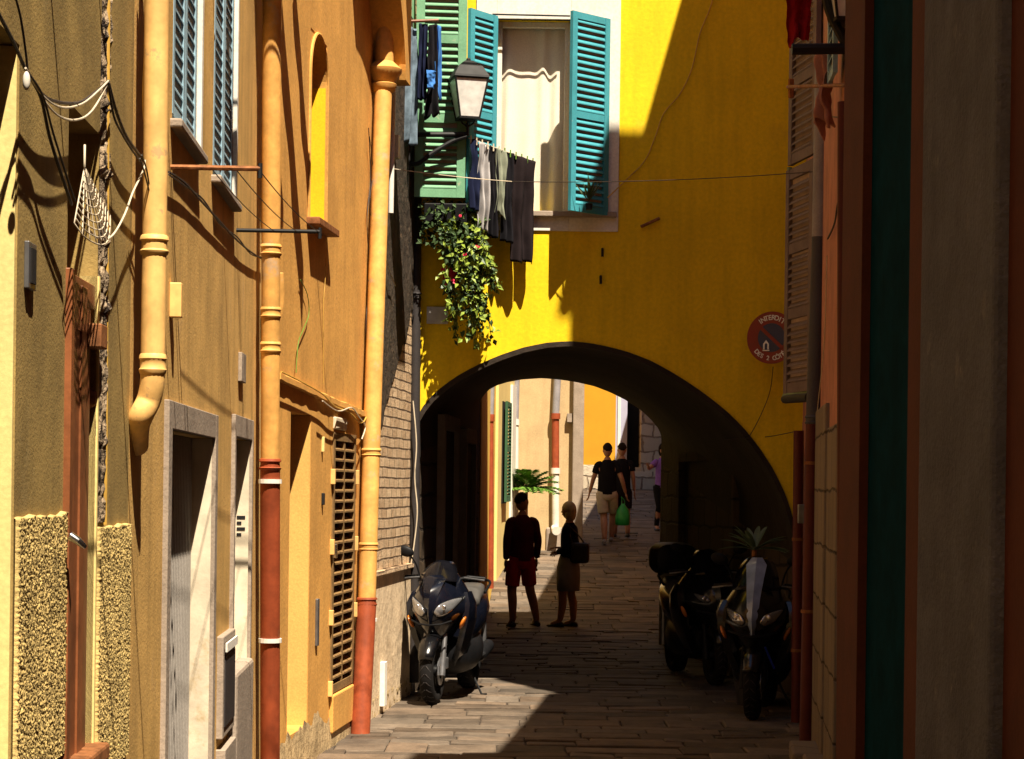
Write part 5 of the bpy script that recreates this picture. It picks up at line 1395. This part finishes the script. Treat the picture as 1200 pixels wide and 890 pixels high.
    if leg in ('shorts', 'trousers'):
        limbs = []
        for sd_ in 'LR':
            hp_, kn, an_ = V(J['hip'+sd_][0]), V(J['kn'+sd_][0]), V(J['an'+sd_][0])
            if leg == 'shorts': limbs.append(([hp_+V((0, 0, .04*s)), hp_, hp_.lerp(kn, .5), hp_.lerp(kn, .85)], [.10, .108, .104, .098]))
            else: limbs.append(([hp_+V((0, 0, .04*s)), hp_, hp_.lerp(kn, .5), kn, V(J['ca'+sd_][0]), an_], [.10, .105, .09, .066, .062, .05]))
        shell_(leg, ((.75, .10, .09), (.80, .165, .12), (.88, .182, .132), (.95, .170, .125), (1.0, .16, .12)), limbs, bottom)
    else:
        rg = []
        for (z, a, b) in ((1.02, .14, .12), (.95, .165, .14), (.85, .19, .16), (.70, .195, .165), (.52, .185, .16), (.515, .175, .15)):
            rg.append([(a*s*math.cos(2*math.pi*i/28)*(1+.02*math.sin(i*3)), b*s*math.sin(2*math.pi*i/28), z*s) for i in range(28)])
        MB().loft(rg).build('skirt', bottom, t, smooth='all', local=True)
    for sd_ in 'LR':
        a, b = V(J['an'+sd_][0]), V(J['to'+sd_][0]); mb = MB(); dd = V((b.x-a.x, b.y-a.y, 0)).normalized(); sdv = V((-dd.y, dd.x, 0)); rg = []
        zb_ = min(b.z, a.z)-.035*s
        for (u, w_, h_) in ((-.065, .025, .05), (-.055, .036, .07), (0, .038, .085), (.06, .042, .06), (.12, .048, .045), (.17, .042, .038), (.20, .02, .025)):
            c_ = a+dd*u*s; zz0 = zb_ + (a.z-.085*s)*.0
            rg.append([V((c_.x, c_.y, 0))+sdv*w_*s*math.cos(2*math.pi*i/12)+V((0, 0, zz0+ .002 + h_*s*(.5+.5*math.sin(2*math.pi*i/12)))) for i in range(12)])
        mb.loft(rg).build('shoe', shoe, t, smooth='all', local=True)
    return t
def floor_pt(px, Y): q = P(px, 600, Y); return V((q.x, Y, gz(Y)+.016))
# man in the red shorts, back to us, weight on one leg, head turned left
man = person('person seen from behind in dark red sweater and red shorts, standing in the passage', floor_pt(612, 27.4), R(198), 1.77,
    {'kneeL': None} and {'spine': (.015, .01, 1.10), 'hipL': (-.08, 0, .87), 'knL': (-.14, -.06, .49), 'anL': (-.24, -.05, .085), 'hipR': (.10, 0, .85), 'knR': (.13, -.01, .48), 'anR': (.13, .05, .085), 'elR': (.225, .05, 1.13), 'elL': (-.215, .03, 1.13), 'wrL': (-.215, -.03, .90), 'wrR': (.205, -.03, .88)},
    'redsw', 'redsh', 'hairb', 'long', 'shorts', headturn=R(-62))
MB().lathe([(.07, 0), (.062, .03), (.055, .035)], (0, .012, 1.445), n=20).build('collar', 'bluel', man, smooth=True, local=True)
woman = person('person with short blond hair in dark top and grey skirt with a shoulder bag', floor_pt(667, 27.5), R(-112), 1.66,
    {'elL': (-.19, .03, 1.12), 'wrL': (-.08, -.14, 1.12), 'elR': (.19, .02, 1.12), 'wrR': (.05, -.15, 1.06), 'anL': (-.06, .06, .085), 'anR': (.08, -.09, .085), 'knL': (-.07, .01, .48), 'knR': (.09, -.06, .48)},
    'navy', 'skirt', 'hairy', 'long', 'skirt', female=True, hairlen=.45)
bq = V(floor_pt(680, 27.35)); 
bg_ = thing('shoulder_bag', 'black leather shoulder bag hanging behind the blond person', 'bag', bq+V((0, 0, .85)))
MB().box(bq.x-.13, bq.x+.13, bq.y-.06, bq.y+.06, .88, 1.16).build('bag', 'leather', bg_, bevel=.05)
MB().tube(spline([V((bq.x-.1, bq.y, 1.14)), V((bq.x-.15, bq.y-.01, 1.30)), V((bq.x-.2, bq.y+.02, 1.40)), V((bq.x-.06, bq.y+.03, 1.30)), V((bq.x+.06, bq.y, 1.15))]), .009, 6).build('strap', 'leather', bg_)
w1 = person('person walking away up the street in black tee shirt and beige shorts', floor_pt(711, 37.0), R(180), 1.80,
    {'hipL': (-.09, 0, .86), 'knL': (-.12, -.20, .52), 'anL': (-.10, -.22, .13), 'hipR': (.09, .0, .86), 'knR': (.05, .02, .48), 'anR': (.04, .16, .10), 'elL': (-.26, .08, 1.13), 'wrL': (-.33, -.02, .90), 'elR': (.25, -.0, 1.12), 'wrR': (.30, -.13, .90)} ,
    'blackc', 'beigec', 'hairb', 'short', 'shorts', shoe='pipeg')
w2 = person('person walking just ahead of the one in beige shorts, in black tee shirt', floor_pt(728, 38.0), R(182), 1.74,
    {'knL': (-.10, .04, .49), 'anL': (-.11, .18, .10), 'knR': (.1, -.16, .51), 'anR': (.1, -.18, .085), 'wrR': (.24, .02, .88), 'wrL': (-.24, -.03, .88)}, 'blackc', 'brownc', 'hairb', 'short', 'shorts')
w3 = person('person in purple top and black trousers half hidden behind the arch jamb', floor_pt(776, 39.3), R(10), 1.66,
    {'elL': (-.30, -.05, 1.25), 'wrL': (-.36, -.22, 1.30), 'knL': (-.09, -.1, .49), 'anR': (.08, .12, .1)}, 'purple', 'blackc', 'hairb', 'short', 'trousers', female=True, hairlen=.6)
# green bag in the hand of the walker
q = floor_pt(730, 36.95)
gb = thing('carrier_bag', 'green plastic carrier bag carried by the person in beige shorts', 'bag', q+V((0, 0, .35)))
rg = []
for (z, a, b) in ((.28, .12, .05), (.30, .17, .08), (.45, .18, .09), (.60, .15, .06), (.68, .08, .03), (.74, .03, .015)):
    a *= .72; z = .35+(z-.28)*.86
    rg.append([q+V((a*math.cos(2*math.pi*i/20)*(1+.12*math.sin(i*2.3+z*9)), b*math.sin(2*math.pi*i/20), z)) for i in range(20)])
MB().loft(rg).build('bag', 'greenbag', gb, smooth='all')
for sx_ in (-.03, .03): MB().tube(spline([q+V((sx_, 0, .70)), q+V((sx_*.8, 0, .80)), q+V((-.035, 0, .87))]), .006, 6).build('handle', 'greenbag', gb)

# wires and washing strung across the street just above the picture, added unseen to streak the left walls with shadow
for i, (y_, z_, y2, z2) in enumerate(((4.9, 3.75, 5.3, 4.0), (5.7, 3.9, 5.5, 3.9), (6.6, 4.25, 6.9, 4.4), (7.0, 4.4, 6.4, 4.6), (8.6, 4.75, 9.6, 5.2), (9.4, 4.9, 9.3, 5.3), (10.6, 5.35, 10.8, 5.5), (12.9, 5.6, 12.7, 5.9))):
    wire('overhead_wire', 'unseen dark wire added for its shadow across the street above the picture', [V((-1.2-.035*(y_-5), y_, z_)), V((1.25 if y2 < 7 else 1.7, y2, z2))], .007, 'cable', sag=.0, group='shadow wires added above the street')
for i, (y_, z_, d0, d1, dr_) in enumerate(((6.55, 4.2, .10, .34, .30), (9.35, 4.85, .12, .30, .25), (12.45, 5.55, .12, .55, .45), (12.95, 5.55, .10, .42, .35))):
    x_ = -1.2-.035*(y_-5)
    garment('shadow_towel', 'small unseen towel added for its shadow on a wire above the picture', 'towel', V((x_+d0, y_, z_)), V((x_+d1, y_, z_)), dr_, ('greyc', 'redc', 'sage', 'bluec')[i], .02, .95, 2, 20+i, jag=.05, group='shadow towels added above the street')
# ================================================================== SCOOTERS
def ring(y, zc, w_, h_, n=20, p=2.6, cx=0, zb=None):
    out = []
    for i in range(n):
        a = 2*math.pi*i/n; c_, s_ = math.cos(a), math.sin(a)
        x = cx+math.copysign(abs(c_)**(2/p), c_)*w_; z = zc+math.copysign(abs(s_)**(2/p), s_)*h_
        out.append((x, y, z))
    return out
def wheel(t, name, y, z, R0, wd, disc_=True):
    tyre = MB(); prof = []
    for i in range(16):
        a = 2*math.pi*i/16; c_, s_ = math.cos(a), math.sin(a)
        prof.append((R0-.055+math.copysign(abs(c_)**.8, c_)*.055, math.copysign(abs(s_)**.85, s_)*wd/2))
    tyre.lathe(prof, (0, y, z), (1, 0, 0), 48, closed=True)
    w_ = tyre.build(name, 'rubber', t, smooth='all', local=True)
    tr = MB()
    for i in range(26):
        a = 2*math.pi*i/26
        for sg in (-1, 1):
            pts = []
            for u in (.12, .5, .85):
                aa = a + u*.22*1; rr = R0+.001-.030*u**2.2
                pts.append((sg*u*wd*.45, y+math.cos(aa)*rr, z+math.sin(aa)*rr))
            tr.tube(pts, .0055, 4)
    tr.build('tread', 'pipeb', w_, local=True, fix=False)
    rm = MB(); rm.lathe([(R0-.10, -wd*.38), (R0-.085, -wd*.42), (R0-.085, wd*.42), (R0-.10, wd*.38)], (0, y, z), (1, 0, 0), 40, closed=True)
    rm.lathe([(.035, -.06), (.045, -.03), (.045, .03), (.035, .06)], (0, y, z), (1, 0, 0), 20)
    for i in range(5):
        a = 2*math.pi*i/5+.3; d = V((0, math.cos(a), math.sin(a)))
        rm.tube([V((0, y, z))+d*.03, V((0, y, z))+d*(R0-.095)], [.018, .013], 8)
    rm.build('rim', 'plasticb', w_, smooth=True, local=True)
    if disc_:
        ds = MB(); ds.lathe([(.065, 0), (.125, 0), (.125, .004), (.065, .004)], (.068, y, z), (1, 0, 0), 36, closed=True)
        ds.build('brake_disc', 'steel', w_, local=True)
    return w_
def scooter(name, label, loc, rz, paint='bodyblue', shield='screen', tall=1.0, box=False, wide=1.0, glow='lens', cat='scooter', lean=0., hl=1.0, mirrors=(1, 1), nose='bodyblue', trim=None, forkm='silver', nw=1., nh=1.):
    t = thing(name, label, cat, loc, rz, 'parked scooters and motorcycles')
    t.rotation_euler = (0, lean, rz)
    wheel(t, 'front_wheel', -.74, .29, .29, .12); wheel(t, 'rear_wheel', .72, .28, .28, .14, False)
    fk = MB()
    for sg in (-1, 1):
        fk.tube([(sg*.085, -.745, .27), (sg*.085, -.66, .55), (sg*.075, -.56, .84)], [.022, .022, .018], 10)
        fk.tube([(sg*.085, -.752, .25), (sg*.085, -.70, .44)], [.03, .028], 10)
    fk.build('fork', forkm, t, smooth=True, local=True)
    MB().box(.07, .11, -.69, -.60, .30, .40).build('brake_caliper', 'silver', t, bevel=.01, local=True)
    mg = MB(); rg = []
    for i in range(15):
        a = R(22+i*10.5); rr = .325; c_ = V((0, -.74-math.cos(a)*rr, .29+math.sin(a)*rr)); o_ = V((0, -math.cos(a), math.sin(a)))
        wv = .078*(.55+.45*math.sin(math.pi*min(1, (i+2)/12)))
        rg.append([tuple(c_+V((x*wv/.078, 0, 0))+o_*(-.035*(abs(x)/.078)**2)) for x in (-.078, -.055, -.025, 0, .025, .055, .078)])
    mg.loft(rg, closed=False); mg.build('front_mudguard', 'bodyblack', t, smooth='all', local=True, solid=.008, fix=False)
    # front fairing: nose with a V shaped underside
    fa = MB(); rg = []
    data = [(.50, .07, -.66, -.48), (.56, .13, -.74, -.46), (.64, .20, -.82, -.44), (.73, .27, -.88, -.42), (.82, .31, -.90, -.40), (.90, .31, -.88, -.38), (.98, .27, -.81, -.38), (1.05, .22, -.73, -.38), (1.12, .16, -.63, -.38), (1.16, .10, -.56, -.40)]
    for (z, hw, yn, yb_) in data:
        row = []; hw *= wide
        for i in range(21):
            a = R(-90+i*9); x = hw*math.sin(a); y = yb_+(yn-yb_)*(.25*math.cos(a)+.75*math.cos(a)**1.6 if math.cos(a) > 0 else 0)
            row.append((x, y, z+.05*(abs(x)/.3)**1.5 if z < .8 else z-.03*(abs(x)/.3)))
        row += [(hw*.8, yb_+.06, z), (0, yb_+.08, z), (-hw*.8, yb_+.06, z)]
        rg.append(row)
    fa.loft(rg); fairing = fa.build('front_fairing', paint, t, smooth='all', local=True)
    # central nose blade
    nb = MB(); rg = []
    for (z, w_, y) in ((.70, .02, -.885), (.78, .035, -.915), (.86, .045, -.915), (.95, .065, -.87), (1.03, .085, -.79), (1.08, .10, -.73), (1.11, .05, -.69)):
        w_ *= nw if z > .9 else 1; y += .10*(nh-1)*max(0, z-.9)*8; z = z if z < .9 else .9+(z-.9)*nh
        rg.append([(-w_, y+.03, z), (0, y-.012, z), (w_, y+.03, z), (w_*.8, y+.10, z), (-w_*.8, y+.10, z)])
    nb.loft(rg); nb.build('nose_panel', nose, t, smooth=True, local=True)
    # grille slot under the lamps
    MB().tube([(-.2*wide, -.80, .725), (-.1, -.875, .70), (0, -.90, .69), (.1, -.875, .70), (.2*wide, -.80, .725)], .008, 8).build('grille', 'plasticb', t, smooth=True, local=True)
    for sg in (-1, 1):
        def surf(x, z):
            lo_ = max([q_ for q_ in data if q_[0] <= z], key=lambda q_: q_[0]); hi_ = min([q_ for q_ in data if q_[0] >= z], key=lambda q_: q_[0])
            u = 0 if hi_[0] == lo_[0] else (z-lo_[0])/(hi_[0]-lo_[0]); hw, yn, yb_ = [lo_[i_]+(hi_[i_]-lo_[i_])*u for i_ in (1, 2, 3)]
            sn = max(-.99, min(.99, x/(hw*wide))); cs = math.sqrt(1-sn*sn); return yb_+(yn-yb_)*(.25*cs+.75*cs**1.6)
        outl = spline([(sg*x*wide, 0, z) for x, z in ((.05, .80), (.075, .772), (.12, .775), (.17, .80), (.215, .85), (.245, .905), (.20, .905), (.14, .885), (.085, .855), (.05, .80))], 3)[:-1]
        cen = V((sg*.14*wide, 0, .84))
        def lampmesh(k_, lift, m_, nm, par):
            mb = MB(); rg = []
            for rr_ in (1.0, .97, .8, .55, .3, .05):
                row = []
                for p_ in outl:
                    q_ = cen+(p_-cen)*rr_*k_*hl; row.append((q_.x, surf(q_.x, q_.z)-lift-.016*(1-rr_**2)-(0 if rr_ < 1 else -.03), q_.z))
                rg.append(row)
            mb.loft(rg, caps=False); mb.add([r_ for r_ in rg[-1]], [tuple(range(len(outl)))])
            return mb.build(nm, m_, par, smooth='all', local=True)
        lampmesh(1.12, .000, 'plasticb', 'lamp_bezel', t)
        h = lampmesh(1.0, .008, glow, 'headlight', t)
        mb = MB(); mb.sphere((sg*.13*wide, surf(.13*wide, .84)-.026, .84), .024, (1, .3, 1)); mb.build('bulb', 'steel', h, smooth='all', local=True)
        mb = MB(); T = Matrix.Translation((sg*.262*wide, -.60, .70)) @ Matrix.Rotation(sg*R(25), 4, 'Y'); mb.T = T; mb.sphere((0, 0, 0), 1, (.018, .05, .06)); mb.build('indicator', 'amber', t, smooth='all', local=True)
        # side panels / leg shields
        ls = MB(); rg = []
        for (z, w_, y0_, y1_) in ((.28, .13, -.42, -.22), (.40, .20, -.50, -.20), (.55, .26, -.55, -.18), (.72, .31, -.58, -.22), (.86, .32, -.56, -.28), (.96, .28, -.50, -.32)):
            rg.append([(sg*w_*wide, y0_, z), (sg*(w_+.025)*wide, (y0_+y1_)/2, z), (sg*w_*wide, y1_, z), (sg*(w_-.06)*wide, y1_, z), (sg*(w_-.06)*wide, y0_, z)])
        ls.loft(rg); ls.build('leg_shield', paint, t, smooth=True, local=True)
        # grips, levers, mirrors
        MB().tube([(sg*.22, -.40, 1.085), (sg*.37, -.35, 1.07)], .018, 10).build('grip', 'plasticb', t, smooth=True, local=True)
        MB().tube([(sg*.20, -.43, 1.08), (sg*.28, -.46, 1.075), (sg*.38, -.42, 1.06)], .007, 6).build('brake_lever', 'silver', t, smooth=True, local=True)
        if mirrors[0 if sg < 0 else 1]:
            st_ = MB().tube(spline([(sg*.20, -.42, 1.09), (sg*.23, -.44, 1.19), (sg*.265, -.46, 1.25), (sg*.28, -.47, 1.28)]), .008, 6).build('mirror_stem', 'plasticb', t, smooth=True, local=True)
            mb = MB(); mb.T = Matrix.Translation((sg*.315, -.48, 1.305)) @ Matrix.Rotation(sg*R(-12), 4, 'Y'); mb.sphere((0, 0, 0), 1, (.075, .026, .048), 18, 10, lambda d: 1+.1*d.x*d.z*sg); mb.build('mirror', 'plasticb', st_, smooth='all', local=True)
    MB().tube(spline([(-.24, -.40, 1.085), (-.1, -.40, 1.05), (0, -.42, 1.02), (.1, -.40, 1.05), (.24, -.40, 1.085)]), .016, 8).build('handlebar', 'iron', t, smooth=True, local=True)
    MB().box(-.13, .13, -.46, -.34, 1.00, 1.09).build('dashboard', 'plasticb', t, bevel=.02, local=True)
    ws = MB(); rg = []
    for k_ in range(9):
        u = k_/8; z = 1.07+.33*tall*u; hw = (.20-.05*u-.06*u**4)*wide; y = -.70+.24*u
        rg.append([(hw*x, y+.10*abs(x)**2, z-.02*abs(x)) for x in (-1, -.7, -.35, 0, .35, .7, 1)])
    ws.loft(rg, closed=False); ws.build('windshield', shield, t, smooth='all', local=True, solid=.005, fix=False)
    # floor tunnel, belly, rear body, seat
    bd = MB(); bd.loft([ring(y, z, w_, h_) for (y, z, w_, h_) in ((-.50, .42, .10, .10), (-.42, .42, .19, .16), (-.2, .38, .23, .17), (.1, .38, .24, .17), (.35, .42, .22, .18), (.48, .46, .16, .14))]); bd.build('footboard', 'plasticb', t, smooth=True, local=True)
    bd = MB(); bd.loft([ring(y, z, w_, h_) for (y, z, w_, h_) in ((-.12, .58, .10, .14), (-.02, .62, .18, .19), (.2, .65, .215, .17), (.45, .70, .225, .15), (.7, .77, .20, .12), (.95, .84, .13, .08), (1.08, .88, .06, .04))]); bd.build('rear_body', paint, t, smooth=True, local=True)
    bd = MB(); bd.loft([ring(y, z, w_, h_, p=3) for (y, z, w_, h_) in ((-.10, .76, .07, .03), (-.03, .79, .13, .055), (.15, .81, .165, .06), (.36, .82, .175, .065), (.42, .87, .175, .075), (.62, .90, .16, .065), (.85, .93, .12, .05), (.93, .93, .07, .03))]); bd.build('seat', 'seatm', t, smooth=True, local=True)
    MB().tube(spline([(-.17, .60, .90), (-.17, .85, .98), (-.08, 1.02, 1.0), (.08, 1.02, 1.0), (.17, .85, .98), (.17, .60, .90)]), .013, 8).build('grab_rail', 'plasticb', t, smooth=True, local=True)
    MB().lathe([(.045, 0), (.058, .03), (.058, .34), (.045, .38), (.03, .39)], (.165, .42, .33), (.04, 1, .22), 20).build('exhaust', 'plasticb', t, smooth=True, local=True)
    MB().tube([(.17, .35, .33), (.20, .45, .35)], .025, 8).build('exhaust_pipe', 'iron', t, local=True)
    bd = MB(); bd.loft([ring(y, z, w_, h_) for (y, z, w_, h_) in ((.15, .32, .10, .08), (.3, .30, .14, .11), (.6, .29, .12, .09), (.78, .28, .09, .08))]); bd.build('engine', 'plasticb', t, smooth=True, local=True)
    MB().tube([(.12, .18, .26), (.25, .14, .012), (.30, .12, .012)], .011, 6).build('side_stand', 'iron', t, local=True)
    for sg in (-1, 1): MB().tube([(sg*.13, .76, .28), (sg*.14, .74, .68)], [.03, .02], 8).build('shock_absorber', 'silver', t, smooth=True, local=True)
    MB().lathe([(.02, 0), (.06, 0), (.06, .02), (.02, .02)], (0, 1.08, .86), (0, 1, 0), 16).build('tail_light', 'signred', t, local=True)
    if trim:
        MB().tube([(.10*wide, -.80, .60), (.17*wide, -.72, .42)], .010, 6).build('trim_stripe', trim, t, local=True)
    if box:
        bd = MB(); bd.loft([ring(y, 1.16, w_, h_, p=3.5) for (y, w_, h_) in ((.70, .14, .10), (.74, .21, .15), (.95, .24, .17), (1.12, .21, .15), (1.16, .14, .1))]); bd.build('top_box', 'plasticb', t, smooth=True, local=True)
    return t
def fl(px, Y): q = P(px, 700, Y); return (q.x, Y, gz(Y)+.014)
scooter('parked_scooter', 'dark blue maxi scooter parked in the sun against the brick house corner', fl(530, 18.35), R(-11), 'bodyblue', 'screen', .5, mirrors=(1, 0), nose='bodyblue', wide=.88, hl=1.1)
scooter('parked_scooter', 'black scooter with a top box, farther back of the two parked in the shade', fl(815, 20.35), R(10), 'bodyblack', 'screen', .7, box=True, wide=1.05, forkm='plasticb', hl=.6, nose='bodyblack', glow='silver')
scooter('parked_motorcycle', 'black motorcycle with a pale blue windshield blade, nearest on the right in the shade', fl(893, 17.5), R(-12), 'bodyblack', 'screen', .8, wide=1.0, nw=.85, nh=2.0, forkm='plasticb', cat='motorcycle', nose='bluewind', trim='bluetrim', hl=.9)
